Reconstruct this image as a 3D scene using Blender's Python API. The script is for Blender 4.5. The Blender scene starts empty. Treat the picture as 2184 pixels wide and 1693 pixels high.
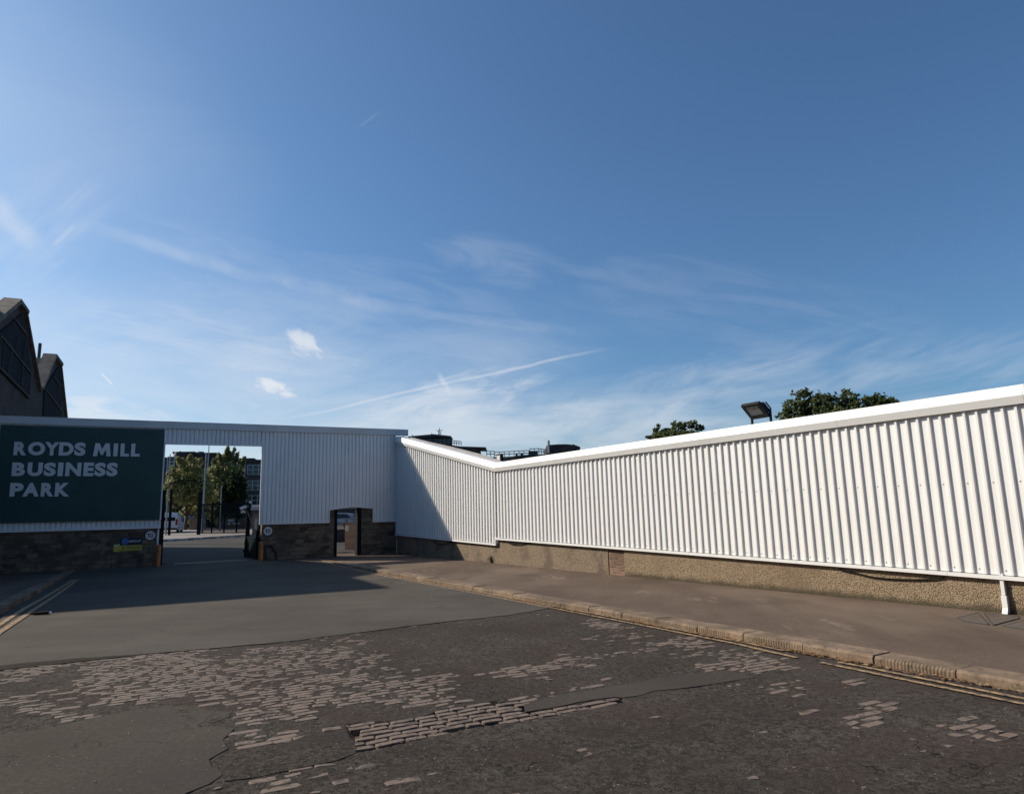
import bpy, math, random
import numpy as np
from mathutils import Vector, Matrix
rad = math.radians
random.seed(7); rng = np.random.default_rng(7)
SC = bpy.context.scene
COL = SC.collection

# ------------------------------------------------------------------ camera
CX, CY, F = 1092.0, 846.5, 1479.56
PITCH, ROLL, EYE = rad(9.8575), rad(-1.5324), 1.85
fw = np.array([0, math.cos(PITCH), math.sin(PITCH)]); r0 = np.array([1.0, 0, 0]); u0 = np.cross(r0, fw)
rt = math.cos(ROLL)*r0 + math.sin(ROLL)*u0; up = -math.sin(ROLL)*r0 + math.cos(ROLL)*u0
cam = bpy.data.cameras.new('camera'); co = bpy.data.objects.new('camera', cam); COL.objects.link(co)
cam.sensor_width = 36; cam.lens = 36*F/2184; cam.clip_end = 5000; cam.clip_start = 0.05
co.matrix_world = Matrix(((rt[0], up[0], -fw[0], 0), (rt[1], up[1], -fw[1], 0), (rt[2], up[2], -fw[2], EYE), (0, 0, 0, 1)))
SC.camera = co

# ------------------------------------------------------------------ exposure
SC.view_settings.view_transform = 'Standard'; SC.view_settings.look = 'None'
SC.view_settings.exposure = 0.15; SC.view_settings.gamma = 1

# ------------------------------------------------------------------ sun and sky
SUN_AZ, SUN_EL = 286.0, 33.2      # compass style, 0 = +Y, clockwise
sd = bpy.data.lights.new('sun', 'SUN'); so = bpy.data.objects.new('sun', sd); COL.objects.link(so)
sd.energy = 4.8; sd.angle = rad(0.55); sd.color = (1.0, 0.885, 0.73)
sv = Vector((math.sin(rad(SUN_AZ))*math.cos(rad(SUN_EL)), math.cos(rad(SUN_AZ))*math.cos(rad(SUN_EL)), math.sin(rad(SUN_EL))))
so.rotation_euler = sv.to_track_quat('Z', 'Y').to_euler(); so.location = (0, 0, 40)

def ray(X, Y):
    return fw + (X-CX)/F*rt - (Y-CY)/F*up

class NT:
    """tiny node tree helper"""
    def __init__(s, tree): s.t = tree; s.n = tree.nodes; s.l = tree.links
    def node(s, typ, **kw):
        nd = s.n.new(typ)
        for k, v in kw.items(): setattr(nd, k, v)
        return nd
    def put(s, sock, v):
        if isinstance(v, bpy.types.NodeSocket): s.l.new(v, sock)
        elif v is not None: sock.default_value = v
    def math(s, op, a, b=None, c=None, clamp=False):
        nd = s.node('ShaderNodeMath', operation=op, use_clamp=clamp)
        s.put(nd.inputs[0], a); s.put(nd.inputs[1], b)
        if c is not None: s.put(nd.inputs[2], c)
        return nd.outputs[0]
    def vm(s, op, a, b=None):
        nd = s.node('ShaderNodeVectorMath', operation=op)
        s.put(nd.inputs[0], a)
        if b is not None: s.put(nd.inputs[1], b)
        return nd.outputs['Value'] if op in ('DOT_PRODUCT', 'LENGTH', 'DISTANCE') else nd.outputs[0]
    def sstep(s, v, lo, hi, a=0.0, b=1.0):
        nd = s.node('ShaderNodeMapRange', interpolation_type='SMOOTHSTEP')
        s.put(nd.inputs[0], v); nd.inputs[1].default_value = lo; nd.inputs[2].default_value = hi
        nd.inputs[3].default_value = a; nd.inputs[4].default_value = b
        return nd.outputs[0]
    def noise(s, vec, scale, detail=4, rough=0.5, dist=0.0, d='3D'):
        nd = s.node('ShaderNodeTexNoise', noise_dimensions=d)
        if vec is not None: s.put(nd.inputs['Vector'], vec)
        nd.inputs['Scale'].default_value = scale; nd.inputs['Detail'].default_value = detail
        nd.inputs['Roughness'].default_value = rough; nd.inputs['Distortion'].default_value = dist
        return nd.outputs[0]
    def mapping(s, vec, loc=(0, 0, 0), rot=(0, 0, 0), sc=(1, 1, 1)):
        nd = s.node('ShaderNodeMapping'); s.put(nd.inputs[0], vec)
        nd.inputs[1].default_value = loc; nd.inputs[2].default_value = rot; nd.inputs[3].default_value = sc
        return nd.outputs[0]
    def mix(s, f, a, b, mode='MIX'):
        nd = s.node('ShaderNodeMix', data_type='RGBA', blend_type=mode)
        s.put(nd.inputs[0], f); s.put(nd.inputs[6], a); s.put(nd.inputs[7], b)
        return nd.outputs[2]

world = bpy.data.worlds.new('World'); SC.world = world; world.use_nodes = True
W = NT(world.node_tree); W.n.clear()
sky = W.node('ShaderNodeTexSky', sky_type='NISHITA'); sky.sun_disc = False
sky.sun_elevation = rad(SUN_EL); sky.sun_rotation = rad(SUN_AZ); sky.altitude = 150
sky.air_density = 1.0; sky.dust_density = 1.7; sky.ozone_density = 3.4
tc = W.node('ShaderNodeTexCoord'); D = W.vm('NORMALIZE', tc.outputs['Generated'])
def nrm(v): v = np.array(v, float); return v/np.linalg.norm(v)
def streak(p, q, w, s0, soft=1.0, wob=0.0, fade=0.25):
    """thin trail of ice cloud along the great circle between two sky directions"""
    a, b = nrm(ray(*p)), nrm(ray(*q)); n = nrm(np.cross(a, b)); m = nrm(a+b); t = nrm(np.cross(n, m))
    half = math.asin(np.linalg.norm(b-a)/2)
    dn = W.vm('DOT_PRODUCT', D, tuple(n)); dt = W.vm('DOT_PRODUCT', D, tuple(t)); dm = W.vm('DOT_PRODUCT', D, tuple(m))
    if wob:
        nz = W.noise(D, 9.0, 3); dn = W.math('ADD', dn, W.math('MULTIPLY', W.math('SUBTRACT', nz, 0.5), wob))
    core = W.sstep(W.math('ABSOLUTE', dn), w*0.15, w*soft, 1, 0)
    ends = W.sstep(W.math('ABSOLUTE', dt), math.sin(half)*(1-fade), math.sin(half), 1, 0)
    tex = W.sstep(W.noise(D, 45, 3), 0.25, 0.65, 0.55, 1)
    front = W.math('GREATER_THAN', dm, 0.0)
    return W.math('MULTIPLY', W.math('MULTIPLY', W.math('MULTIPLY', core, ends), W.math('MULTIPLY', tex, front)), s0)
def puff(p, rx, ry, ang, s0, sc=26, lo=0.42, hi=0.62, stretch=3.0, gk=0.22):
    """small torn cloud round one sky direction; rx, ry in photograph pixels"""
    m = nrm(ray(*p)); e1 = nrm(math.cos(ang)*rt + math.sin(ang)*up); e1 = nrm(e1-m*(e1@m)); e2 = np.cross(m, e1)
    a = W.math('MULTIPLY', W.vm('DOT_PRODUCT', D, tuple(e1)), F/rx); b = W.math('MULTIPLY', W.vm('DOT_PRODUCT', D, tuple(e2)), F/ry)
    r2 = W.math('ADD', W.math('MULTIPLY', a, a), W.math('MULTIPLY', b, b))
    g = W.sstep(r2, 0.0, 1.0, 1, 0)
    cv = W.node('ShaderNodeCombineXYZ'); W.put(cv.inputs[0], W.math('MULTIPLY', a, rx/F)); W.put(cv.inputs[1], W.math('MULTIPLY', b, ry/F*stretch))
    cv.inputs[2].default_value = p[0]*0.01
    nz = W.noise(cv.outputs[0], sc, 6, 0.6, 0.6)
    k = W.sstep(W.math('ADD', nz, W.math('MULTIPLY', W.math('SUBTRACT', g, 0.5), gk)), lo, hi)
    front = W.math('GREATER_THAN', W.vm('DOT_PRODUCT', D, tuple(m)), 0.0)
    return W.math('MULTIPLY', W.math('MULTIPLY', k, W.math('MULTIPLY', W.math('POWER', g, 0.6), front)), s0)
parts = [
    streak((560, 905), (1330, 735), 0.0032, 0.34, 1.0, 0.007, 0.45),
    streak((108, 530), (165, 474), 0.0036, 0.20, 1.0, 0.0, 0.6),
    streak((215, 795), (242, 822), 0.0013, 0.8, 1.0, 0.0, 0.3),
    streak((-40, 410), (90, 535), 0.020, 0.30, 1.0, 0.03, 0.45),
    streak((150, 460), (600, 612), 0.012, 0.15, 1.0, 0.022, 0.6),
    streak((520, 565), (860, 668), 0.015, 0.15, 1.0, 0.022, 0.6),
    streak((700, 640), (1300, 720), 0.010, 0.08, 1.0, 0.02, 0.6),
    streak((930, 790), (965, 850), 0.006, 0.30, 1.0, 0.006, 0.6),
    streak((755, 279), (815, 235), 0.0026, 0.06, 1.0, 0.0, 0.8),
    puff((650, 736), 58, 36, rad(-38), 0.70, 26, 0.44, 0.74, 2.6, .34),
    puff((585, 826), 64, 22, rad(-18), 0.85, 44, 0.46, 0.74, 1.6, .38),
    puff((240, 878), 150, 34, rad(-6), 0.60, 18, 0.44, 0.70, 3.5),
    puff((960, 850), 280, 70, rad(14), 0.42, 13, 0.46, 0.78, 4.0, .26),
    puff((1060, 555), 190, 70, rad(-12), 0.11, 9, 0.44, 0.76, 3.0),
    puff((420, 730), 420, 90, rad(-10), 0.20, 10, 0.45, 0.78, 5.0),
    puff((1450, 870), 520, 130, rad(16), 0.32, 6, 0.40, 0.84, 3.5),
    puff((1950, 820), 500, 90, rad(14), 0.16, 7, 0.42, 0.76, 5.0),
    puff((90, 500), 200, 120, rad(38), 0.14, 9, 0.44, 0.76, 3.0),
    puff((800, 640), 700, 120, rad(-13), 0.09, 7, 0.42, 0.76, 5.0),
    puff((1500, 640), 600, 110, rad(-10), 0.07, 6, 0.42, 0.76, 5.0),
    puff((350, 930), 950, 330, rad(3), 0.50, 4, 0.10, 0.90, 3.0),
    puff((0, 480), 500, 420, rad(3), 0.16, 3, 0.10, 0.90, 2.0),
    puff((1050, 960), 760, 150, rad(5), 0.48, 6, 0.30, 0.80, 4.0),
]
tot = parts[0]
for p in parts[1:]:
    tot = W.math('SUBTRACT', W.math('ADD', tot, p), W.math('MULTIPLY', tot, p))
base = W.mix(1.0, sky.outputs[0], (0.69, 0.93, 1.08, 1), 'MULTIPLY')
cl = W.mix(tot, base, (7.2, 7.5, 7.9, 1))
bg = W.node('ShaderNodeBackground'); W.put(bg.inputs[0], cl); bg.inputs[1].default_value = 0.10
wo = W.node('ShaderNodeOutputWorld'); W.l.new(bg.outputs[0], wo.inputs[0])

# ------------------------------------------------------------------ site frames
AR, AG = rad(-33.7613), rad(62.8239)
GD = np.array([math.sin(AG), math.cos(AG)]); GN = np.array([GD[1], -GD[0]])      # along the gate wall / towards the street
RD = np.array([-math.sin(AR), -math.cos(AR)]); RN = np.array([RD[1], -RD[0]])    # along the side wall towards us / towards the street
C0 = np.array([-5.454, 32.377])
def sm(t): t = min(max(t, 0), 1); return t*t*(3-2*t)
def plane_z(x, y):
    p = (x-C0[0])*GN[0] + (y-C0[1])*GN[1]
    z = -.00428*min(max(x, -60), 60) + .01288*min(max(y, -40), 90) - .0604
    if p < 0: z += .006*min(-p, 75)
    return z, p
def pave_z(x, y): return plane_z(x, y)[0]
def road_z(x, y):
    z, p = plane_z(x, y); return z - .10*sm(p/10)
def ghit(X, Y, zf=None):
    zf = zf or road_z; d = ray(X, Y); f = lambda t: EYE+t*d[2]-zf(t*d[0], t*d[1])
    lo, hi = 1.0, 1.0
    while f(hi) > 0 and hi < 96: lo = hi; hi *= 1.06
    for _ in range(40):
        m = (lo+hi)/2
        if f(m) > 0: lo = m
        else: hi = m
    t = hi; return np.array([t*d[0], t*d[1], zf(t*d[0], t*d[1])])
def plane_pt(X, Y, P, nrm2):
    d = ray(X, Y); t = (P[0]*nrm2[0]+P[1]*nrm2[1])/(d[0]*nrm2[0]+d[1]*nrm2[1]); return np.array([0, 0, EYE])+t*d
def gw(X, Y, q=0.0):     # gate wall local (x, z), q metres proud of the wall line
    P = plane_pt(X, Y, C0+GN*q, GN); return float((P[:2]-C0)@GD), float(P[2])
def rw(X, Y, q=0.0):     # side wall local (x, z)
    P = plane_pt(X, Y, C0+RN*q, RN); return float((P[:2]-C0)@RD), float(P[2])
GROT = math.atan2(GD[1], GD[0]); RROT = math.atan2(RD[1], RD[0])
def at(X, Y, dist):
    d = ray(X, Y); t = dist/math.hypot(d[0], d[1]); return np.array([0, 0, EYE])+t*d

# ------------------------------------------------------------------ materials
def mat(name, col, rough=0.8, col2=None, scale=3.0, detail=5, bump=0.0, bscale=40.0, metal=0.0, spec=0.5,
        col3=None, s3=0.7, lo=0.35, hi=0.65, world_co=False, stretch=(1, 1, 1), lo3=.45, hi3=.62, coat=0):
    m = bpy.data.materials.new(name); m.use_nodes = True; N = NT(m.node_tree); b = N.n['Principled BSDF']
    b.inputs['Roughness'].default_value = rough; b.inputs['Metallic'].default_value = metal
    b.inputs['Specular IOR Level'].default_value = spec
    if coat: b.inputs['Coat Weight'].default_value = coat
    if world_co: v = N.node('ShaderNodeNewGeometry').outputs['Position']
    else: v = N.node('ShaderNodeTexCoord').outputs['Object']
    if stretch != (1, 1, 1): v = N.mapping(v, sc=stretch)
    c = (*col, 1)
    if col2:
        c = N.mix(N.sstep(N.noise(v, scale, detail, .6), lo, hi), (*col, 1), (*col2, 1))
    if col3:
        c = N.mix(N.sstep(N.noise(v, s3, 5, .6), lo3, hi3), c, (*col3, 1))
    N.put(b.inputs['Base Color'], c)
    if bump:
        bn = N.node('ShaderNodeBump'); bn.inputs['Strength'].default_value = bump; bn.inputs['Distance'].default_value = 0.02
        N.put(bn.inputs['Height'], N.noise(v, bscale, 5, .6)); N.l.new(bn.outputs[0], b.inputs['Normal'])
    return m

def asphalt(name, c1, c2, grain, gstr, stain, s_scale, speck=0.0, bump=.6, streak=(1, 1, 1), tint=None, tint_rot=0, wear=None, crack=0):
    """asphalt: binder and stone chips at two sizes, worn and stained areas, a few pale chips"""
    m = bpy.data.materials.new(name); m.use_nodes = True; N = NT(m.node_tree); b = N.n['Principled BSDF']
    b.inputs['Roughness'].default_value = .95; b.inputs['Specular IOR Level'].default_value = .12
    P = N.node('ShaderNodeNewGeometry').outputs['Position']
    n1 = N.noise(P, grain, 4, .85); n2 = N.noise(P, grain*.33, 3, .7)
    f = N.math('ADD', N.math('MULTIPLY', n1, .62), N.math('MULTIPLY', n2, .38))
    c = N.mix(N.sstep(f, .5-.16/max(gstr, .2)*.5, .5+.16/max(gstr, .2)*.5), (*c1, 1), (*c2, 1))
    PS = N.mapping(P, rot=(0, 0, tint_rot), sc=streak)
    st = N.sstep(N.noise(PS, s_scale, 6, .65), .40, .64)
    c = N.mix(N.math('MULTIPLY', st, .55), c, (*stain, 1))
    if tint: c = N.mix(N.math('MULTIPLY', N.sstep(N.noise(PS, s_scale*.45, 5, .6), .46, .60), .5), c, (*tint, 1))
    if wear: c = N.mix(N.math('MULTIPLY', N.sstep(N.noise(PS, s_scale*1.7, 6, .7), .60, .66), .6), c, (*wear, 1))
    hs = N.node('ShaderNodeHueSaturation'); N.put(hs.inputs['Value'], N.sstep(N.noise(P, .35, 4, .6), .3, .7, .84, 1.14)); N.put(hs.inputs['Color'], c); c = hs.outputs[0]
    g = N.node('ShaderNodeTexVoronoi'); N.put(g.inputs['Vector'], P); g.inputs['Scale'].default_value = grain*.9
    if speck:
        sep = N.node('ShaderNodeSeparateColor'); N.l.new(g.outputs['Color'], sep.inputs[0])
        c = N.mix(N.math('MULTIPLY', N.math('GREATER_THAN', sep.outputs[1], 1-speck), N.math('LESS_THAN', g.outputs['Distance'], .35)), c, (.26, .23, .20, 1))
    if crack:
        nz = N.node('ShaderNodeTexNoise'); N.put(nz.inputs['Vector'], P); nz.inputs['Scale'].default_value = 2.5; nz.inputs['Detail'].default_value = 5
        off = N.vm('SCALE', N.vm('SUBTRACT', nz.outputs['Color'], (.5, .5, .5))); off.node.inputs['Scale'].default_value = .5
        vc = N.node('ShaderNodeTexVoronoi', feature='DISTANCE_TO_EDGE'); N.put(vc.inputs['Vector'], N.vm('ADD', P, off)); vc.inputs['Scale'].default_value = crack
        ck = N.math('MULTIPLY', N.sstep(vc.outputs['Distance'], .001, .009*crack, 1, 0), N.sstep(N.noise(P, .8, 3), .50, .60))
        c = N.mix(N.math('MULTIPLY', ck, .85), c, (.012, .010, .009, 1))
    N.put(b.inputs['Base Color'], c)
    bn = N.node('ShaderNodeBump'); bn.inputs['Strength'].default_value = bump; bn.inputs['Distance'].default_value = .014
    h = N.math('ADD', N.math('MULTIPLY', f, 1.6), N.math('MULTIPLY', N.noise(P, 7, 5, .6), .8))
    N.put(bn.inputs['Height'], h); N.l.new(bn.outputs[0], b.inputs['Normal'])
    return m

def masonry(name, cA, cB, mortar, bw, bh, msize, warp, bump=.5, dirt=None, rnd=.5):
    """bricks or coursed rubble laid in the local x-z plane"""
    m = bpy.data.materials.new(name); m.use_nodes = True; N = NT(m.node_tree); b = N.n['Principled BSDF']
    b.inputs['Roughness'].default_value = .9; b.inputs['Specular IOR Level'].default_value = .2
    O = N.node('ShaderNodeTexCoord').outputs['Object']
    sp = N.node('ShaderNodeSeparateXYZ'); N.l.new(O, sp.inputs[0])
    cb = N.node('ShaderNodeCombineXYZ'); N.put(cb.inputs[0], N.math('ADD', sp.outputs[0], sp.outputs[1])); N.put(cb.inputs[1], sp.outputs[2])
    v = cb.outputs[0]
    if warp:
        nz = N.node('ShaderNodeTexNoise'); N.put(nz.inputs['Vector'], v); nz.inputs['Scale'].default_value = 2.2
        off = N.vm('SCALE', N.vm('SUBTRACT', nz.outputs['Color'], (.5, .5, .5)))
        off.node.inputs['Scale'].default_value = warp; v = N.vm('ADD', v, off)
    br = N.node('ShaderNodeTexBrick'); N.put(br.inputs['Vector'], v)
    br.inputs['Scale'].default_value = 1; br.inputs['Brick Width'].default_value = bw; br.inputs['Row Height'].default_value = bh
    br.inputs['Mortar Size'].default_value = msize; br.inputs['Color1'].default_value = (0, 0, 0, 1); br.inputs['Color2'].default_value = (1, 1, 1, 1)
    br.inputs['Mortar'].default_value = (.5, .5, .5, 1); br.inputs['Mortar Smooth'].default_value = .3
    vr = N.node('ShaderNodeTexVoronoi'); vr.inputs['Scale'].default_value = 1.0
    N.put(vr.inputs['Vector'], N.mapping(v, sc=(1/bw, 1/bh, 1)))
    s2 = N.node('ShaderNodeSeparateColor'); N.l.new(vr.outputs['Color'], s2.inputs[0])
    f = N.mix(rnd, br.outputs['Color'], s2.outputs[0])
    fs = N.node('ShaderNodeSeparateColor'); N.l.new(f, fs.inputs[0])
    fac = N.sstep(N.math('ADD', N.math('MULTIPLY', fs.outputs[0], .85), N.math('MULTIPLY', N.noise(O, 6, 5), .25)), .12, .80)
    c = N.mix(fac, (*cA, 1), (*cB, 1)); c = N.mix(br.outputs['Fac'], c, (*mortar, 1))
    if dirt: c = N.mix(N.math('MULTIPLY', N.sstep(N.noise(O, 1.1, 5, .6), .42, .65), .7), c, (*dirt, 1))
    N.put(b.inputs['Base Color'], c)
    bn = N.node('ShaderNodeBump'); bn.inputs['Strength'].default_value = bump; bn.inputs['Distance'].default_value = .03
    N.put(bn.inputs['Height'], N.math('ADD', N.math('MULTIPLY', br.outputs['Fac'], -1), N.math('MULTIPLY', N.noise(O, 14, 4), .8)))
    N.l.new(bn.outputs[0], b.inputs['Normal'])
    return m

M = {}
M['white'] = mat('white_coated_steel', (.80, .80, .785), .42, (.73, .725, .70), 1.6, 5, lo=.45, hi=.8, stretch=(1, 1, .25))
M['white_in_shade'] = mat('shade_toned_white_steel', (.72, .74, .75), .42, (.64, .66, .68), .7, 4, lo=.45, hi=.8)  # same white steel as the sunlit wall, with shade darkened into its colour
M['cap_grey'] = mat('pale_grey_steel', (.60, .61, .62), .4, (.54, .55, .56), .7, 4)
M['rivet'] = mat('screw_head', (.16, .15, .14), .6)
M['roofgrey'] = mat('weathered_roof_sheet', (.36, .35, .34), .7, (.28, .27, .27), 2, 5, stretch=(1, 1, 6))
M['sign_green'] = mat('dark_green_panel', (.022, .062, .058), .45, (.019, .053, .051), 1.2, 3)
M['letter'] = mat('grey_letter', (.60, .61, .63), .5)
M['stone'] = masonry('coursed_rubble_stone', (.05, .04, .032), (.21, .165, .12), (.115, .095, .075), .36, .17, .012, .12, .8, (.08, .064, .05), .45)
M['render'] = None
M['brick_red'] = masonry('worn_red_brick', (.13, .065, .045), (.33, .20, .14), (.26, .21, .16), .225, .075, .014, .03, .9, (.09, .06, .045))
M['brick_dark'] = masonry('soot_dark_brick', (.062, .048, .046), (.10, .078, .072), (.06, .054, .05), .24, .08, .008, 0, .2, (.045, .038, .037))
M['brick_far'] = masonry('brown_facade_brick', (.10, .07, .055), (.14, .10, .08), (.10, .08, .07), .24, .08, .008, 0, .1, (.08, .06, .05))
M['brick_pier'] = masonry('sandy_pier_brick', (.30, .17, .11), (.42, .26, .18), (.35, .28, .22), .23, .08, .009, 0, .3)
M['coping'] = mat('weathered_coping_stone', (.20, .16, .125), .9, (.10, .085, .07), 2.5, 5, bump=.3)
M['slate'] = mat('dark_roof_slate', (.06, .06, .065), .6, (.035, .035, .04), 3, 4)
M['dark_clad'] = mat('dark_corrugated_infill', (.018, .021, .026), .95, (.04, .044, .05), 3, 5, spec=.05, stretch=(5, 5, .25))
M['bar_grey'] = mat('grey_glazing_bar', (.065, .065, .068), .8, spec=.2)
M['gate_green'] = mat('dark_painted_gate_steel', (.008, .013, .017), .9, (.012, .018, .022), 3, 4, spec=.03)
M['black'] = mat('black_rubber', (.008, .008, .009), .8, spec=.15)
M['orange'] = mat('faded_orange_paint', (.45, .17, .035), .6, (.34, .13, .04), 4, 5)
M['sign_white'] = mat('sign_white', (.62, .62, .63), .5)
M['sign_black'] = mat('sign_black', (.010, .011, .018), .5)
M['navy'] = mat('sign_navy', (.012, .02, .05), .4)
M['blue'] = mat('sign_blue', (.07, .17, .42), .4)
M['yellow'] = mat('sign_yellow', (.50, .42, .06), .5)
M['cream'] = mat('sign_cream', (.52, .50, .40), .5)
M['metal'] = mat('galvanised_steel', (.34, .35, .36), .45, (.26, .27, .28), 5, 4, metal=.4)
M['metal_dark'] = mat('dark_metal', (.035, .036, .04), .5)
M['lamp_body'] = mat('black_cast_lamp_body', (.010, .011, .013), .6, spec=.2)
M['glass'] = mat('dark_window_glass', (.02, .025, .03), .08, spec=.6)
M['glass_lamp'] = mat('floodlight_glass', (.13, .13, .135), .2, (.07, .07, .075), 9, 3, spec=.5)
M['frame_white'] = mat('white_window_frame', (.55, .55, .55), .5)
M['carwhite'] = mat('white_van_paint', (.62, .63, .66), .3, coat=.5)
M['carsilver'] = mat('silver_car_paint', (.32, .34, .38), .3, metal=.3, coat=.6)
M['carred'] = mat('red_car_paint', (.22, .02, .02), .3, coat=.6)
M['cardark'] = mat('dark_car_paint', (.03, .035, .05), .3, coat=.6)
M['tyre'] = mat('tyre_rubber', (.02, .02, .02), .8)
M['rim'] = mat('alloy_rim', (.5, .5, .5), .35, metal=.6)
M['light_red'] = mat('tail_light', (.35, .02, .015), .25)
M['bark'] = mat('tree_bark', (.055, .042, .032), .9, (.09, .07, .055), 8, 4, bump=.4)
def leafmat(name, c1, c2, c3):
    m = bpy.data.materials.new(name); m.use_nodes = True; N = NT(m.node_tree); b = N.n['Principled BSDF']
    b.inputs['Roughness'].default_value = .55; b.inputs['Specular IOR Level'].default_value = .3
    P = N.node('ShaderNodeNewGeometry')
    c = N.mix(N.noise(P.outputs['Position'], 1.4, 3), (*c1, 1), (*c2, 1))
    c = N.mix(N.sstep(P.outputs['Random Per Island'], .6, 1.0), c, (*c3, 1))
    N.put(b.inputs['Base Color'], c)
    tr = N.node('ShaderNodeBsdfTranslucent'); N.put(tr.inputs[0], c); mx = N.node('ShaderNodeMixShader'); mx.inputs[0].default_value = .45
    N.l.new(b.outputs[0], mx.inputs[1]); N.l.new(tr.outputs[0], mx.inputs[2]); N.l.new(mx.outputs[0], N.n['Material Output'].inputs[0])
    return m
M['leaf_y'] = leafmat('yellow_green_leaves', (.20, .21, .07), (.31, .30, .11), (.42, .39, .18))
M['leaf_d'] = leafmat('dark_green_leaves', (.022, .04, .018), (.04, .06, .025), (.06, .08, .03))
M['leaf_m'] = leafmat('olive_green_leaves', (.06, .085, .028), (.11, .13, .045), (.17, .19, .07))
M['leaf_o'] = leafmat('light_olive_leaves', (.15, .165, .06), (.22, .23, .09), (.31, .30, .14))
M['leaf_dry'] = leafmat('dry_fallen_leaves', (.30, .17, .08), (.42, .26, .14), (.55, .40, .26))
M['weed'] = leafmat('scrubby_weeds', (.10, .09, .04), (.16, .14, .07), (.20, .18, .09))
M['yline'] = None

def ymat():
    m = bpy.data.materials.new('worn_yellow_road_paint'); m.use_nodes = True; N = NT(m.node_tree); b = N.n['Principled BSDF']
    b.inputs['Roughness'].default_value = .8; b.inputs['Specular IOR Level'].default_value = .2
    P = N.node('ShaderNodeNewGeometry').outputs['Position']
    c = N.mix(N.sstep(N.noise(P, 7, 5, .65), .35, .7), (.44, .29, .15, 1), (.27, .19, .12, 1))
    c = N.mix(N.sstep(N.noise(P, 16, 6, .78), .49, .57), c, (.075, .066, .058, 1))
    N.put(b.inputs['Base Color'], c); return m
M['yline'] = ymat()

def pebbledash():
    m = bpy.data.materials.new('pebbledash_render'); m.use_nodes = True; N = NT(m.node_tree); b = N.n['Principled BSDF']
    b.inputs['Roughness'].default_value = .92; b.inputs['Specular IOR Level'].default_value = .2
    O = N.node('ShaderNodeTexCoord').outputs['Object']
    v = N.node('ShaderNodeTexVoronoi'); N.put(v.inputs['Vector'], O); v.inputs['Scale'].default_value = 58
    s = N.node('ShaderNodeSeparateColor'); N.l.new(v.outputs['Color'], s.inputs[0])
    c = N.mix(s.outputs[0], (.23, .168, .105, 1), (.42, .325, .22, 1))
    c = N.mix(N.sstep(v.outputs['Distance'], .45, .85), c, (.11, .08, .05, 1))
    c = N.mix(N.math('MULTIPLY', N.sstep(N.noise(O, .9, 6, .65), .45, .68), .55), c, (.17, .12, .085, 1))
    sp = N.node('ShaderNodeSeparateXYZ'); N.l.new(O, sp.inputs[0])
    # splash dirt and moss along the foot of the wall, ragged upper edge; the foot drops towards the viewer
    foot = N.math('ADD', N.math('MULTIPLY', sp.outputs[0], -.0131), .40)
    hgt = N.math('SUBTRACT', sp.outputs[2], foot)
    e = N.math('ADD', hgt, N.math('MULTIPLY', N.math('SUBTRACT', N.noise(O, 3.2, 6, .7), .5), .28))
    c = N.mix(N.sstep(e, .0, .15, .85, 0), c, (.060, .052, .034, 1))
    N.put(b.inputs['Base Color'], c)
    bn = N.node('ShaderNodeBump'); bn.inputs['Strength'].default_value = .9; bn.inputs['Distance'].default_value = .012
    N.put(bn.inputs['Height'], N.math('MULTIPLY', v.outputs['Distance'], -1)); N.l.new(bn.outputs[0], b.inputs['Normal'])
    return m
M['render'] = pebbledash()
M['render_brown'] = mat('rough_brown_render', (.27, .21, .14), .92, (.155, .115, .08), 26, 6, bump=.8, bscale=40, col3=(.13, .095, .068), s3=1.6, lo3=.47, hi3=.66)

def kerbmat():
    m = bpy.data.materials.new('tooled_sandstone_kerb'); m.use_nodes = True; N = NT(m.node_tree); b = N.n['Principled BSDF']
    b.inputs['Roughness'].default_value = .9; b.inputs['Specular IOR Level'].default_value = .2
    O = N.node('ShaderNodeTexCoord').outputs['Object']; P = N.node('ShaderNodeNewGeometry').outputs['Position']
    c = N.mix(N.sstep(N.noise(P, 3, 6, .65), .35, .68), (.27, .195, .135, 1), (.16, .12, .088, 1))
    c = N.mix(N.sstep(N.noise(P, 11, 6, .7), .52, .68), c, (.085, .07, .05, 1))
    wv = N.node('ShaderNodeTexWave', wave_type='BANDS', bands_direction='X'); N.put(wv.inputs['Vector'], O)
    wv.inputs['Scale'].default_value = 7.5; wv.inputs['Distortion'].default_value = 2.2; wv.inputs['Detail'].default_value = 2
    on = N.sstep(N.noise(P, .9, 2), .42, .55)
    sp = N.node('ShaderNodeSeparateXYZ'); N.l.new(O, sp.inputs[0])
    c = N.mix(N.math('MULTIPLY', N.math('MULTIPLY', N.sstep(wv.outputs[1], .35, .75, 1, 0), on), .6), c, (.07, .055, .035, 1))
    N.put(b.inputs['Base Color'], c)
    bn = N.node('ShaderNodeBump'); bn.inputs['Strength'].default_value = .7; bn.inputs['Distance'].default_value = .015
    h = N.math('ADD', N.math('MULTIPLY', wv.outputs[1], N.math('MULTIPLY', on, .5)), N.noise(P, 18, 5, .6))
    N.put(bn.inputs['Height'], h); N.l.new(bn.outputs[0], b.inputs['Normal'])
    return m
M['kerb'] = kerbmat()
M['road'] = asphalt('coarse_old_asphalt', (.021, .018, .015), (.118, .100, .084), 52, .9, (.052, .044, .037), 1.7, .012, 1.0, tint=(.060, .043, .038), crack=.55)
M['smooth'] = asphalt('smooth_newer_asphalt', (.070, .061, .050), (.112, .100, .083), 60, .5, (.076, .066, .056), .8, .004, .3, (.35, 2.0, 1), tint=(.100, .092, .078), tint_rot=-1.096+.5236, crack=.3)
M['patch'] = asphalt('asphalt_repair_patch', (.050, .042, .033), (.100, .087, .071), 60, .6, (.054, .047, .039), 1.4, .004, .5, tint=(.060, .052, .050), crack=.9)
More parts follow.
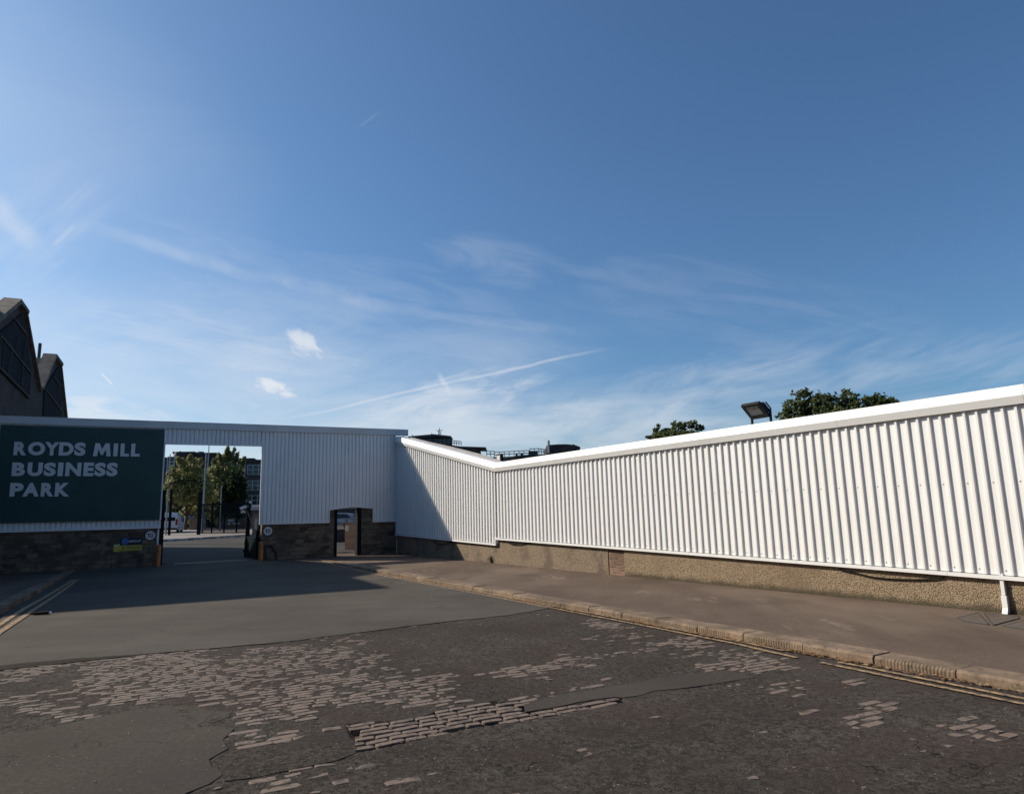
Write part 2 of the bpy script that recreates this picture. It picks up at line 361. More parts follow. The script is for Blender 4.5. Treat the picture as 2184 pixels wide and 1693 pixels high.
M['pave'] = asphalt('worn_brown_pavement', (.094, .067, .051), (.155, .116, .090), 60, .45, (.096, .070, .056), .9, .004, .35, (1, .3, 1), tint=(.180, .138, .106), tint_rot=rad(-58), wear=(.21, .165, .13))
M['setts'] = mat('pinkish_stone_setts', (.150, .111, .086), .85, (.235, .175, .135), 9, 5, bump=.5, bscale=25, col3=(.075, .058, .047), s3=9, world_co=True, lo3=.46, hi3=.62)
M['yard'] = asphalt('yard_tarmac', (.050, .048, .045), (.070, .067, .062), 60, .4, (.045, .043, .040), .5, 0, .2)
M['concrete'] = mat('pale_concrete', (.25, .215, .185), .9, (.18, .155, .13), 1.5, 5)
M['kerb_white'] = mat('white_painted_kerb', (.50, .48, .47), .8, (.22, .18, .17), 2.2, 5, lo=.4, hi=.55)
M['iron'] = mat('cast_iron_cover', (.075, .058, .048), .7, (.11, .085, .07), 14, 4, bump=.6, bscale=60)

# ------------------------------------------------------------------ mesh helpers
class MB:
    def __init__(s): s.v = []; s.f = []
    def add(s, vs, fs):
        o = len(s.v); s.v += [tuple(map(float, p)) for p in vs]; s.f += [tuple(i+o for i in f) for f in fs]; return s
    def box(s, x0, x1, y0, y1, z0, z1):
        vs = [(x0, y0, z0), (x1, y0, z0), (x1, y1, z0), (x0, y1, z0), (x0, y0, z1), (x1, y0, z1), (x1, y1, z1), (x0, y1, z1)]
        return s.add(vs, [(0, 3, 2, 1), (4, 5, 6, 7), (0, 1, 5, 4), (1, 2, 6, 5), (2, 3, 7, 6), (3, 0, 4, 7)])
    def prism(s, poly, y0, y1):
        """polygon in x-z (counter-clockwise seen from -y), extruded y0..y1"""
        n = len(poly)
        vs = [(p[0], y0, p[1]) for p in poly]+[(p[0], y1, p[1]) for p in poly]
        fs = [tuple(range(n)), tuple(range(2*n-1, n-1, -1))]+[(i, i+n, (i+1) % n+n, (i+1) % n) for i in range(n)]
        return s.add(vs, fs)
    def slab(s, poly, z0, z1):
        n = len(poly); vs = [(p[0], p[1], z0) for p in poly]+[(p[0], p[1], z1) for p in poly]
        fs = [tuple(range(n-1, -1, -1)), tuple(range(n, 2*n))]+[(i, (i+1) % n, (i+1) % n+n, i+n) for i in range(n)]
        return s.add(vs, fs)
    def tube(s, pts, r, n=8, r1=None):
        pts = [np.array(p, float) for p in pts]; k = len(pts); vs = []; fs = []
        for i, p in enumerate(pts):
            d = pts[min(i+1, k-1)]-pts[max(i-1, 0)]; d /= np.linalg.norm(d)+1e-9
            a = np.cross(d, (0, 0, 1) if abs(d[2]) < .9 else (1, 0, 0)); a /= np.linalg.norm(a); b = np.cross(d, a)
            rr = r if r1 is None else r+(r1-r)*i/(k-1)
            vs += [p+rr*(math.cos(2*math.pi*j/n)*a+math.sin(2*math.pi*j/n)*b) for j in range(n)]
        for i in range(k-1):
            fs += [(i*n+j, i*n+(j+1) % n, (i+1)*n+(j+1) % n, (i+1)*n+j) for j in range(n)]
        fs += [tuple(range(n-1, -1, -1)), tuple(range((k-1)*n, k*n))]
        return s.add(vs, fs)
    def disc(s, x, z, r, y0, y1, n=32):
        return s.prism([(x+r*math.cos(2*math.pi*i/n), z+r*math.sin(2*math.pi*i/n)) for i in range(n)], y0, y1)
    def build(s, name, m, parent=None, smooth=False, bevel=0):
        me = bpy.data.meshes.new(name); me.from_pydata(s.v, [], s.f); me.validate(); me.update()
        if m: me.materials.append(m)
        o = bpy.data.objects.new(name, me); COL.objects.link(o)
        if parent: o.parent = parent
        if smooth: me.polygons.foreach_set('use_smooth', [True]*len(me.polygons))
        if bevel:
            b = o.modifiers.new('bevel', 'BEVEL'); b.width = bevel; b.segments = 2; b.limit_method = 'ANGLE'
        return o
def fixn(o):
    import bmesh
    bm = bmesh.new(); bm.from_mesh(o.data); bmesh.ops.recalc_face_normals(bm, faces=bm.faces[:]); bm.to_mesh(o.data); bm.free(); return o
def thing(name, label, cat, loc=(0, 0, 0), rz=0, group=None):
    o = bpy.data.objects.new(name, None); COL.objects.link(o); o.location = loc; o.rotation_euler = (0, 0, rz); o.empty_display_size = .3
    o['label'] = label; o['category'] = cat
    if group: o['group'] = group
    return o
def tag(o, label, cat, group=None):
    o['label'] = label; o['category'] = cat
    if group: o['group'] = group
    return o
def struct(o): o['kind'] = 'structure'; return o
def copy_tree(o, parent=None):
    c = o.copy(); COL.objects.link(c); c.parent = parent
    for ch in list(o.children): copy_tree(ch, c)
    return c
def text_mesh(txt, m, name, parent, x0, x1, z0, z1, y, depth=.02, bold=.0):
    """raised lettering filling the rectangle x0..x1, z0..z1 on a panel facing -y"""
    cu = bpy.data.curves.new(name, 'FONT'); cu.body = txt; cu.offset = bold; cu.extrude = .5; cu.resolution_u = 6
    t = bpy.data.objects.new(name+'_c', cu); COL.objects.link(t)
    dg = bpy.context.evaluated_depsgraph_get(); me = bpy.data.meshes.new_from_object(t.evaluated_get(dg))
    bpy.data.objects.remove(t); bpy.data.curves.remove(cu)
    n = len(me.vertices); a = np.empty(n*3); me.vertices.foreach_get('co', a); a = a.reshape(-1, 3)
    lo, hi = a.min(0), a.max(0); b = np.empty_like(a)
    b[:, 0] = x0+(a[:, 0]-lo[0])/(hi[0]-lo[0])*(x1-x0); b[:, 2] = z0+(a[:, 1]-lo[1])/(hi[1]-lo[1])*(z1-z0)
    b[:, 1] = y-(a[:, 2]-lo[2])/(hi[2]-lo[2])*depth
    me.vertices.foreach_set('co', b.ravel()); me.update(); me.materials.clear(); me.materials.append(m)
    me.name = name
    o = bpy.data.objects.new(name, me); COL.objects.link(o); o.parent = parent; return o

def ribs(x0, x1, pitch, depth, phase, crown=.22, side=.10):
    """trapezoidal sheet profile: list of (x, y) with y<0 proud"""
    pts = []; k0 = math.floor((x0-phase)/pitch)-1; x = phase+k0*pitch
    while x < x1+pitch:
        for dx, y in ((0, 0), (side*pitch, -depth), ((side+crown)*pitch, -depth), ((2*side+crown)*pitch, 0)):
            pts.append((x+dx, y))
        x += pitch
    out = []
    for i in range(len(pts)-1):
        (xa, ya), (xb, yb) = pts[i], pts[i+1]
        if xb <= x0 or xa >= x1: continue
        if xa < x0: ya = ya+(yb-ya)*(x0-xa)/(xb-xa); xa = x0
        if xb > x1: yb = ya+(yb-ya)*(x1-xa)/(xb-xa); xb = x1
        if not out: out.append((xa, ya))
        out.append((xb, yb))
    return out
def sheet(mb, x0, x1, zb, zt, pitch, depth, phase, y, crown=.22, side=.10):
    """ribbed sheet between bottom zb(x) and top zt(x), rear face 30 mm behind"""
    pr = ribs(x0, x1, pitch, depth, phase, crown, side); n = len(pr)
    vs = []
    for (px, py) in pr: vs += [(px, y+py, zb(px)), (px, y+py, zt(px))]
    fs = [(2*i, 2*i+2, 2*i+3, 2*i+1) for i in range(n-1)]
    for (px, py) in pr: vs += [(px, y+.03, zb(px)), (px, y+.03, zt(px))]
    o = 2*n
    fs += [(o+2*i+1, o+2*i+3, o+2*i+2, o+2*i) for i in range(n-1)]
    fs += [(0, 1, o+1, o), (2*n-2, o+2*n-2, o+2*n-1, 2*n-1)]
    mb.add(vs, fs)
def lin(x0, z0, x1, z1): return lambda x: z0+(z1-z0)*(x-x0)/(x1-x0)

# ------------------------------------------------------------------ ground
YF = EYE
def inpoly(px, py, poly):
    """vectorised point in polygon"""
    ins = np.zeros(px.shape, bool); n = len(poly)
    for i in range(n):
        x1, y1 = poly[i]; x2, y2 = poly[(i+1) % n]
        if y1 == y2: continue
        c = ((y1 > py) != (y2 > py)) & (px < (x2-x1)*(py-y1)/(y2-y1)+x1); ins ^= c
    return ins
def gp(L): return [tuple(ghit(x, y)[:2]) for x, y in L]
def z5(L): return [((1400+.54945*x)*.53320, (2700+.54945*y)*.53320) for x, y in L]
def z2(L): return [((900+.50366*x)*.53320, (2450+.50366*y)*.53320) for x, y in L]
def z1(L): return [(.50366*x*.53320, (2450+.50366*y)*.53320) for x, y in L]
def z3(L): return [((1900+.51692*x)*.53320, (2300+.51692*y)*.53320) for x, y in L]
def z4(L): return [((2900+.54762*x)*.53320, (2300+.54762*y)*.53320) for x, y in L]
# stretches where the stone setts show, with how completely
bare = gp(z2([(975, 885), (1500, 850), (1720, 770), (2184, 700)])+z5([(1040, 205), (1250, 180), (1290, 265), (1370, 262), (1960, 162), (2020, 190), (1330, 318), (1090, 352), (900, 378), (650, 432)])+z2([(1350, 1050), (1030, 1115), (1010, 1000)]))
ZONES = [
    (bare, 1.6),
    (gp(z5([(1180, 172), (2180, 18), (2190, 32), (1200, 200)])), 1.6),
    (gp(z1([(600, 370), (1380, 268), (1640, 275), (1760, 400), (1900, 470), (1920, 700), (1450, 690), (1150, 720), (700, 740), (560, 600)])), .86),
    (gp(z1([(0, 440), (540, 400), (520, 450), (220, 480), (180, 560), (0, 560)])), .75),
    (gp(z1([(290, 790), (640, 740), (700, 800), (820, 840), (400, 850)])), .9),
    (gp(z1([(0, 640), (560, 600), (640, 700), (520, 760), (0, 850)])), .52),
    (gp(z1([(1500, 700), (2184, 640), (2184, 800), (1850, 950), (1800, 800)])), .62),
    (gp(z2([(0, 150), (900, 100), (1150, 240), (1000, 300), (0, 330)])), .50),
    (gp(z2([(0, 330), (1150, 310), (1330, 420), (1400, 480), (1640, 520), (1250, 610), (900, 640), (0, 640)])), .66),
    (gp(z2([(1150, 490), (1850, 500), (1880, 545), (1640, 600), (1850, 690), (1700, 720), (900, 760), (500, 860), (200, 800), (150, 660), (900, 620)])), .84),
    (gp(z3([(0, 740), (520, 695), (660, 715), (650, 780), (120, 800)])), 1.0),
    (gp(z3([(600, 640), (1000, 620), (1040, 650), (640, 780)])), .62),
    (gp(z3([(1130, 590), (1450, 555), (1460, 580), (1150, 610)])), 1.3),
    (gp(z3([(1350, 530), (1780, 500), (1810, 570), (1600, 560)])), 1.2),
    (gp(z3([(900, 340), (1350, 400), (1300, 540), (900, 540)])), .50),
    (gp(z3([(1400, 440), (1900, 480), (2128, 580), (2128, 660), (1500, 620)])), .55),
    (gp(z3([(1720, 720), (2128, 660), (2128, 790), (1950, 780), (1900, 740)])), .95),
    (gp(z4([(0, 560), (450, 590), (600, 680), (300, 720), (0, 740)])), .95),
    (gp(z4([(330, 760), (620, 770), (640, 840), (260, 850)])), .5),
    (gp(z4([(860, 770), (990, 765), (980, 800), (860, 795)])), 1.2),
    (gp(z4([(930, 900), (1060, 905), (1270, 965), (1090, 1010), (1100, 1080), (1060, 1125), (940, 1120), (900, 1050), (980, 1000), (980, 940)])), 1.3),
    (gp(z4([(1310, 1090), (1410, 1095), (1400, 1115), (1320, 1110)])), 1.4),
    (gp(z4([(1740, 1080), (1900, 1000), (2000, 1060), (1960, 1110), (2184, 1130), (2184, 1200), (2040, 1215), (1830, 1170)])), 1.1),
    (gp(z4([(1900, 925), (2080, 970), (2060, 995), (1950, 970)])), 1.0),
    (gp(z2([(0, 1330), (180, 1290), (400, 1250), (500, 1330), (520, 1400), (400, 1439), (0, 1439)])), .95),
    (gp(z2([(0, 960), (350, 960), (960, 870), (1000, 930), (400, 1050), (0, 1090)])), .78),
    (gp(z2([(1420, 1300), (1580, 1280), (1580, 1310), (1430, 1335)])), 1.5),
    (gp(z2([(500, 1210), (1100, 1140), (1100, 1240), (800, 1300), (500, 1250)])), .62),
    (gp(z2([(760, 1370), (960, 1340), (940, 1390), (780, 1400)])), .9),
]
NEW = gp([(-420, 1500), (-200, 1452), (0, 1420), (170, 1404), (330, 1394), (620, 1368), (900, 1332), (1085, 1312), (1190, 1294)])   # near edge of the newer surface
PATCH = gp(z1([(-900, 1120), (0, 960), (420, 900), (700, 850), (1050, 790), (1300, 755), (1560, 745), (1690, 765), (1775, 800), (1780, 830), (1720, 870), (1650, 905), (1720, 905), (1810, 930), (1790, 1010), (1740, 1090), (1700, 1160), (1760, 1290), (1640, 1360), (1500, 1439), (1300, 1700), (-900, 1900)]))
STRIP = gp(z5([(1300, 268), (1260, 215), (1500, 158), (1840, 95), (2184, 40)])+z3([(1900, 735), (2080, 770), (2128, 790), (1700, 870), (1400, 905), (1150, 950), (1080, 940)]))
PT2 = gp(z2([(250, 1090), (700, 970), (960, 950), (1030, 1020), (1020, 1110), (880, 1180), (500, 1240), (260, 1290), (60, 1330), (20, 1200)]))

def vnoise(x, y, s, seed=0):
    """smooth lattice noise 0..1, vectorised"""
    x = np.asarray(x)*s; y = np.asarray(y)*s; xi = np.floor(x).astype(int); yi = np.floor(y).astype(int); fx = x-xi; fy = y-yi
    fx = fx*fx*(3-2*fx); fy = fy*fy*(3-2*fy)
    def h(a, b):
        n = (a*374761393+b*668265263+seed*974634777) & 0x7fffffff; n = ((n ^ (n >> 13))*1274126177) & 0x7fffffff
        return ((n ^ (n >> 16)) & 0xffff)/65535.0
    return (h(xi, yi)*(1-fx)+h(xi+1, yi)*fx)*(1-fy)+(h(xi, yi+1)*(1-fx)+h(xi+1, yi+1)*fx)*fy

def axis(lo, hi, step, far):
    a = list(np.arange(lo, hi+1e-6, step)); s = step; x = a[-1]
    while x < far: s *= 1.35; x += s; a.append(x)
    s = step; x = lo; pre = []
    while x > -far: s *= 1.35; x -= s; pre.append(x)
    return np.array(pre[::-1]+a)
xs = axis(-6.8, 6.0, .03, 700); ys = axis(4.2, 14.2, .03, 700)
XX, YY = np.meshgrid(xs, ys)
PP = (XX-C0[0])*GN[0]+(YY-C0[1])*GN[1]
ZZ = -.00428*np.clip(XX, -60, 60)+.01288*np.clip(YY, -40, 90)-.0604+.006*np.clip(-PP, 0, 75)
tt = np.clip(PP/10, 0, 1); ZZ -= .10*tt*tt*(3-2*tt)
near = (XX > -6.9) & (XX < 6.1) & (YY > 4.1) & (YY < 14.3)
ZZ += near*((vnoise(XX, YY, 15, 1)-.5)*.007+(vnoise(XX, YY, 6, 2)-.5)*.006)
ZZ -= inpoly(XX, YY, bare)*.045
ny, nx = XX.shape
V = np.stack([XX, YY, ZZ], -1).reshape(-1, 3)
idx = np.arange(nx*ny).reshape(ny, nx)
Q = np.stack([idx[:-1, :-1], idx[:-1, 1:], idx[1:, 1:], idx[1:, :-1]], -1).reshape(-1, 4)
def npmesh(name, V, Q, m):
    me = bpy.data.meshes.new(name); me.vertices.add(len(V)); me.vertices.foreach_set('co', V.astype(np.float32).ravel())
    k = Q.shape[1]; me.loops.add(Q.size); me.loops.foreach_set('vertex_index', Q.astype(np.int32).ravel())
    me.polygons.add(len(Q)); me.polygons.foreach_set('loop_start', np.arange(0, Q.size, k, dtype=np.int32)); me.polygons.foreach_set('loop_total', np.full(len(Q), k, np.int32))
    me.update(calc_edges=True); me.validate(); me.materials.append(m)
    o = bpy.data.objects.new(name, me); COL.objects.link(o); return o
g = npmesh('ground', V, Q, M['road']); struct(g); g.data.polygons.foreach_set('use_smooth', [True]*len(Q))

def overlay(name, poly, m, lift, wob=.03, zf=road_z, step=.4, skirt=.03):
    """thin laid surface following the ground inside a world polygon, ragged edge"""
    out = []
    n = len(poly)
    for i in range(n):
        a, b = np.array(poly[i]), np.array(poly[(i+1) % n]); L = np.linalg.norm(b-a); k = max(1, int(L/.18)) if L < 30 else 40
        for j in range(k):
            p = a+(b-a)*j/k
            w = (float(vnoise(p[0], p[1], 4, 5))-.5)*2*wob+(float(vnoise(p[0], p[1], 14, 6))-.5)*wob
            nn = np.array([-(b-a)[1], (b-a)[0]])/L; out.append(p+nn*w)
    import bmesh
    bm = bmesh.new(); vs = [bm.verts.new((p[0], p[1], 0)) for p in out]; f = bm.faces.new(vs)
    bmesh.ops.triangulate(bm, faces=[f])
    big = max(max(abs(p[0]) for p in out), max(abs(p[1]) for p in out)) > 20
    for x in np.arange(min(p[0] for p in out), max(p[0] for p in out), step if not big else 1.5)[1:]:
        bmesh.ops.bisect_plane(bm, geom=bm.verts[:]+bm.edges[:]+bm.faces[:], plane_co=(x, 0, 0), plane_no=(1, 0, 0))
    for y in np.arange(min(p[1] for p in out), max(p[1] for p in out), step if not big else 1.5)[1:]:
        bmesh.ops.bisect_plane(bm, geom=bm.verts[:]+bm.edges[:]+bm.faces[:], plane_co=(0, y, 0), plane_no=(0, 1, 0))
    bmesh.ops.recalc_face_normals(bm, faces=bm.faces[:])
    if sum(f.normal.z*f.calc_area() for f in bm.faces) < 0: bmesh.ops.reverse_faces(bm, faces=bm.faces[:])
    be = [e for e in bm.edges if e.is_boundary]
    r = bmesh.ops.extrude_edge_only(bm, edges=be); low = {v for v in r['geom'] if isinstance(v, bmesh.types.BMVert)}
    for v in bm.verts: v.co.z = zf(v.co.x, v.co.y)+lift-(skirt+lift if v in low else 0)
    me = bpy.data.meshes.new(name); bm.to_mesh(me); bm.free(); me.materials.append(m)
    o = bpy.data.objects.new(name, me); COL.objects.link(o); return struct(o)

# kerb line on the right: points on the kerb's road edge
KD = np.array([.5284, -.8490]); KN = np.array([-.8490, -.5284])     # along towards us / towards the road
def kp(s, off):  # s metres along from the reference, off metres road-wards of the kerb edge
    b = np.array([-1.043, 17.728])+KD*s+KN*(off+.03*math.sin(s*.35)); return b
S0, S1 = -13.9, 22
farL = [tuple(kp(s, -.02)) for s in (S0, -8, -3, 2, 7, 12, 17, S1)]
# newer smooth surface from its near edge to the gate and beyond into the yard
gateline = [tuple(C0+GD*u+GN*(-.3)) for u in (-5.6, -9.9)]
_k0, _k1 = [np.array(ghit(x, y)[:2]) for x, y in ((0, 1312), (118, 1243))]; _kd = _k1-_k0; LN = [tuple(_k0+_kd*t) for t in (-.45, 0, .4, 1.0, 1.35)]   # left kerb edge
new_poly = [p for p in NEW[2:]]+[tuple(kp(s, -.02)) for s in (3.2, 0, -4, -8, -12)]+[tuple(C0+GD*(-2.9)+GN*.02), tuple(C0+GD*(-6.1)+GN*.02), tuple(C0+GD*(-6.1)+GN*(-1.5)), tuple(C0+GD*(-9.4)+GN*(-1.5)), tuple(C0+GD*(-9.4)+GN*.02), tuple(C0+GD*(-14.9)+GN*.02)]+LN[::-1][1:]+[tuple(NEW[1])]
overlay('road_surface', new_poly, M['smooth'], .010, .03, skirt=.010)
overlay('road_patch', PATCH, M['patch'], .0075, .08, skirt=.006)
overlay('road_strip', STRIP, M['patch'], .0075, .05, skirt=.006)
overlay('road_mend', PT2, M['road'], .0075, .08, skirt=.006)
# right pavement
pv = [tuple(kp(s, -.40)) for s in (S0+.3, -9, -4, 0, 4, 8, 12, 16, S1)]
pv += [tuple(C0+RD*v+RN*(-.01)) for v in (40, 30, 20, 10, 0)]
pv += [tuple(C0+GD*(-1.5)+GN*(0)), tuple(C0+GD*(-1.5)+GN*(-3)), tuple(C0+GD*(-2.5)+GN*(-3)), tuple(C0+GD*(-2.6)+GN*0)]
overlay('pavement', pv, M['pave'], 0.0, .008, pave_z, .8, .12)
# left pavement
lp = LN+[tuple(C0+GD*(-16.5)+GN*.02), (-20.5, 22), (-16, 10.2)]
overlay('pavement_left', lp, M['pave'], .0, .01, lambda x, y: pave_z(x, y)+.03, .8, .15)

# kerb stones
def kerb_run(name, pts_fn, s0, s1, width, zf_top, label_kind=True):
    mb = MB(); s = s0; k = 0
    while s < s1:
        L = .86+.16*rng.random(); e = min(s+L-.014, s1)
        dz = (rng.random()-.5)*.014; w0 = (rng.random()-.5)*.014
        vs = []
        for ss in (s, e):
            for off, h in ((0+w0, -.25), (0+w0, -.028), (-.028+w0, 0), (-width, 0), (-width, -.25)):
                p = pts_fn(ss, off); vs.append((p[0], p[1], zf_top(p[0], p[1])+h+dz+.012))
        fs = [(i, i+1, i+6, i+5) for i in range(4)]+[(0, 5, 9, 4), (4, 3, 2, 1, 0), (5, 6, 7, 8, 9)]
        mb.add(vs, fs); s = e+.014
    return mb
ko = kerb_run('kerb', kp, S0, S1, .385, pave_z).build('kerb', M['kerb'], bevel=.006); fixn(ko); struct(ko)
# put the kerb object's own axes along the kerb so that the tooling runs across it
A = Matrix.Translation((-1.043, 17.728, 0)) @ Matrix.Rotation(math.atan2(KD[1], KD[0]), 4, 'Z'); ko.data.transform(A.inverted()); ko.matrix_world = A
LA, LB = np.array(LN[0]), np.array(LN[-1]); LD = (LB-LA)/np.linalg.norm(LB-LA); LNm = np.array([LD[1], -LD[0]])
def lk(s, off): return LA+LD*s+LNm*off
kl = kerb_run('kerb_left', lk, -1.5, 15.5, .30, lambda x, y: pave_z(x, y)+.03).build('kerb_left', M['kerb'], bevel=.008); fixn(kl); struct(kl)

# double yellow lines
def line(mb, pts, w, lift=.016):
    pts = [np.array(p, float) for p in pts]; dense = []
    for a, b in zip(pts[:-1], pts[1:]):
        k = max(1, int(np.linalg.norm(b-a)/.25)); dense += [a+(b-a)*i/k for i in range(k)]
    dense.append(pts[-1]); vs = []; fs = []
    for i, p in enumerate(dense):
        d = dense[min(i+1, len(dense)-1)]-dense[max(i-1, 0)]; d /= np.linalg.norm(d); nn = np.array([-d[1], d[0]])
        ww = w/2*(1+.16*(rng.random()-.5)); q = (rng.random()-.5)*.006
        for sgn in (-1, 1):
            x, y = p+nn*(sgn*ww+q); vs.append((x, y, road_z(x, y)+lift))
    fs = [(2*i+1, 2*i, 2*i+2, 2*i+3) for i in range(len(dense)-1)]
    mb.add(vs, fs)
mb = MB()
inner = [(-7.5, 28.1), (-3.69, 21.92), (-1.04, 17.67), (.91, 14.49), (2.25, 12.32), (3.30, 10.55), (3.62, 9.95)]
line(mb, inner, .072); line(mb, [(4.02, 9.20), (4.50, 8.38), (5.06, 7.40), (6.4, 5.1)], .075)
outer = [(x-.145, y-.09) for x, y in inner]; outer = outer[:-1]+[(3.37, 9.98), (3.62, 9.50)]
line(mb, outer, .075); line(mb, [(3.80, 9.20), (4.30, 8.32), (4.90, 7.27), (6.15, 5.0)], .075)
_A = gp([(-150, 1432), (0, 1333), (57, 1296.5), (156, 1237.5)]); _B = gp([(-150, 1452), (0, 1350), (86, 1292.6), (166, 1236.5)])
line(mb, _A, .11, .024); line(mb, _B, .11, .024)
struct(mb.build('road_marking', M['yline']))

# setts
sb = MB(); row = .112; ln_ = .225
ex, ey = GD, np.array([-GD[1], GD[0]])
O = np.array([0., 8.])
for j in range(-60, 75):
    x = -9.0+rng.random()*ln_
    while x < 9.5:
        L = ln_*(.70+.75*rng.random()); cx_ = x+L/2; x += L
        p = O+ex*cx_+ey*(j*row+(rng.random()-.5)*.008)
        if p[1] < 4.4 or p[1] > 14.5 or (p-np.array([-1.043, 17.728]))@KN < .38: continue
        d = .15; inb = False
        jx = (float(vnoise(p[0], p[1], 3.1, 31))-.5)*.5; jy = (float(vnoise(p[0], p[1], 3.1, 32))-.5)*.5
        for q, (poly, dens) in enumerate(ZONES):
            fz = 0 if dens > 1.1 else 1
            if inpoly(np.array([p[0]+jx*fz]), np.array([p[1]+jy*fz]), poly)[0]:
                if dens > d: d = dens
                if q < 1: inb = True
        if inpoly(np.array([p[0]]), np.array([p[1]]), PATCH)[0]: continue
        if inpoly(np.array([p[0]]), np.array([p[1]]), STRIP)[0] and not inb: continue
        if inpoly(np.array([p[0]]), np.array([p[1]]), PT2)[0] and not inb: continue
        if inpoly(np.array([p[0]]), np.array([p[1]]), new_poly)[0]: continue
        nz = .55*float(vnoise(p[0], p[1], 2.1, 11))+.45*float(vnoise(p[0], p[1], 7, 12))
        e = d*1.12-.90*nz-.34*rng.random()+.08
        if e < 0: continue
        full = min(1, .55+e*1.6)
        a, b = L/2-.003, row/2-.006
        sa, sb_ = min(1, full+.3) if rng.random() < .8 else full*.7, (.50+.45*full)
        a *= sa; b *= sb_; off = ex*((rng.random()-.5)*(L/2-.01-a)*1.6)+ey*((rng.random()-.5)*(row/2-.01-b)*1.4)
        if inb: a, b, off = L/2-.009, row/2-.016, ex*0
        tilt = (rng.random()-.5)*.02; pts = []
        n = 12
        if not inb and rng.random() < .22: a *= .3+.3*rng.random(); b *= .8
        z0 = road_z(p[0], p[1]); top = (.000+.008*rng.random()) if inb else (-.0005+.0035*min(1, e*2.0)+.0015*rng.random())
        low, hi1, hi2 = [], [], []
        for i in range(n):
            th = (i//3)*math.pi/2+(.42, .785, 1.15)[i % 3]; cs, sn = math.cos(th), math.sin(th)
            k = 1/(abs(cs)**9+abs(sn)**9)**(1/9); jit = 1+(rng.random()-.5)*(.07 if inb else .16)
            w = ex*(a*cs*k*jit)+ey*(b*sn*k*jit)
            for lst, sc, zz in ((low, 1.02, -.05), (hi1, 1.0, top-.003), (hi2, .91, top)):
                q = p+off+w*sc; lst.append((q[0], q[1], z0+zz+tilt*cs*.5))
        vs = low+hi1+hi2
        fs = [tuple(range(2*n, 3*n))]
        for lv in (0, n): fs += [(lv+i, lv+(i+1) % n, lv+n+(i+1) % n, lv+n+i) for i in range(n)]
        sb.add(vs, fs)
for _ in range(2600):
    p = O+ex*(-9+18.5*rng.random())+ey*(-3.6+9*rng.random())
    if p[1] < 4.4 or p[1] > 14.2 or (p-np.array([-1.043, 17.728]))@KN < .4: continue
    dd = max([d_ for poly, d_ in ZONES if inpoly(np.array([p[0]]), np.array([p[1]]), poly)[0]]+[.12])
    if rng.random() > dd or any(inpoly(np.array([p[0]]), np.array([p[1]]), q)[0] for q in (PATCH, STRIP, new_poly)): continue
    r = .012+.03*rng.random()**2; z0 = road_z(*p)+.001+.004*rng.random(); ph0 = rng.random()*6
    pts = [p+(ex*math.cos(t)*1.6+ey*math.sin(t)*.8)*r*(.6+.7*rng.random()) for t in (ph0+k*1.2566 for k in range(5))]
    sb.add([(q[0], q[1], z0-.02) for q in pts]+[(q[0], q[1], z0) for q in pts], [(5, 6, 7, 8, 9)]+[(i, (i+1) % 5, (i+1) % 5+5, i+5) for i in range(5)])
struct(sb.build('road_setts', M['setts']))
print('setts', len(sb.v)//30)

# ------------------------------------------------------------------ gate wall
GQ = .10      # cladding stands this far proud of the stonework
G = thing('entrance_wall', 'shaded white ribbed metal wall on a stone base with a gateway and a doorway', 'wall', (C0[0], C0[1], 0), GROT)
ztop = (gw(0, 886, .16)[1]+gw(872, 916, .16)[1])/2
zcapb = (gw(340, 915, .14)[1]+gw(800, 925, .14)[1])/2
XL = -17.3
oL = gw(350, 1000, GQ)[0]; oR = gw(557, 1000, GQ)[0]; zo = (gw(360, 945, GQ)[1]+gw(550, 948, GQ)[1])/2
zbL = gw(170, 1127, GQ)[1]; zbR = gw(620, 1113.5, GQ)[1]; zb3 = gw(820, 1109.5, GQ)[1]
sx1, sz1 = gw(703.4, 1084.8, GQ); ax_, az_ = gw(750.6, 1077.4, GQ); sx2, sz2 = gw(795, 1081.4, GQ)
print('far', [(q, np.round(ghit(*q),1).tolist()) for q in ((361,1125.5),(424,1136),(530,1134),(420,1135.5),(300,1158),(560,1141.5),(414,1132.5),(380,1131.5),(524,1186),(750,1172))])
print('gate', ztop, zcapb, oL, oR, zo, zbL, zbR, zb3, (sx1, sz1), (ax_, az_), (sx2, sz2))
pit = .163; dp = .034
cl = MB()
zt = lambda x: zcapb+.03
sheet(cl, XL, oL-.02, lambda x: zbL, zt, pit, dp, .0, -GQ+dp, .50, .05)
sheet(cl, oL-.02, oR+.02, lambda x: zo, zt, pit, dp, .0, -GQ+dp, .50, .05)
sheet(cl, oR+.02, sx1, lambda x: zbR, zt, pit, dp, .0, -GQ+dp, .50, .05)
def zdoor(x): return sz1+(az_-sz1)*(x-sx1)/(ax_-sx1) if x < ax_ else az_+(sz2-az_)*(x-ax_)/(sx2-ax_)
sheet(cl, sx1, sx2, zdoor, zt, pit, dp, .0, -GQ+dp, .50, .05)
sheet(cl, sx2, -.06, lambda x: zb3, zt, pit, dp, .0, -GQ+dp, .50, .05)
cl.build('cladding', M['white_in_shade'], G)
tr = MB(); e = -GQ-.012
tr.box(XL, oL, e, -.02, zbL-.07, zbL); tr.box(oL-.09, oL, e-.003, -.02, zbL+.0, zcapb)         # trims round the sheets
tr.box(oR, oR+.09, e-.003, -.02, zbR, zcapb); tr.box(oR, sx1, e, -.02, zbR-.07, zbR)
tr.box(oL, oR, e, -.02, zo-.06, zo)
tr.box(sx1-.05, sx1, e-.003, -.02, zbR, sz1-.06)
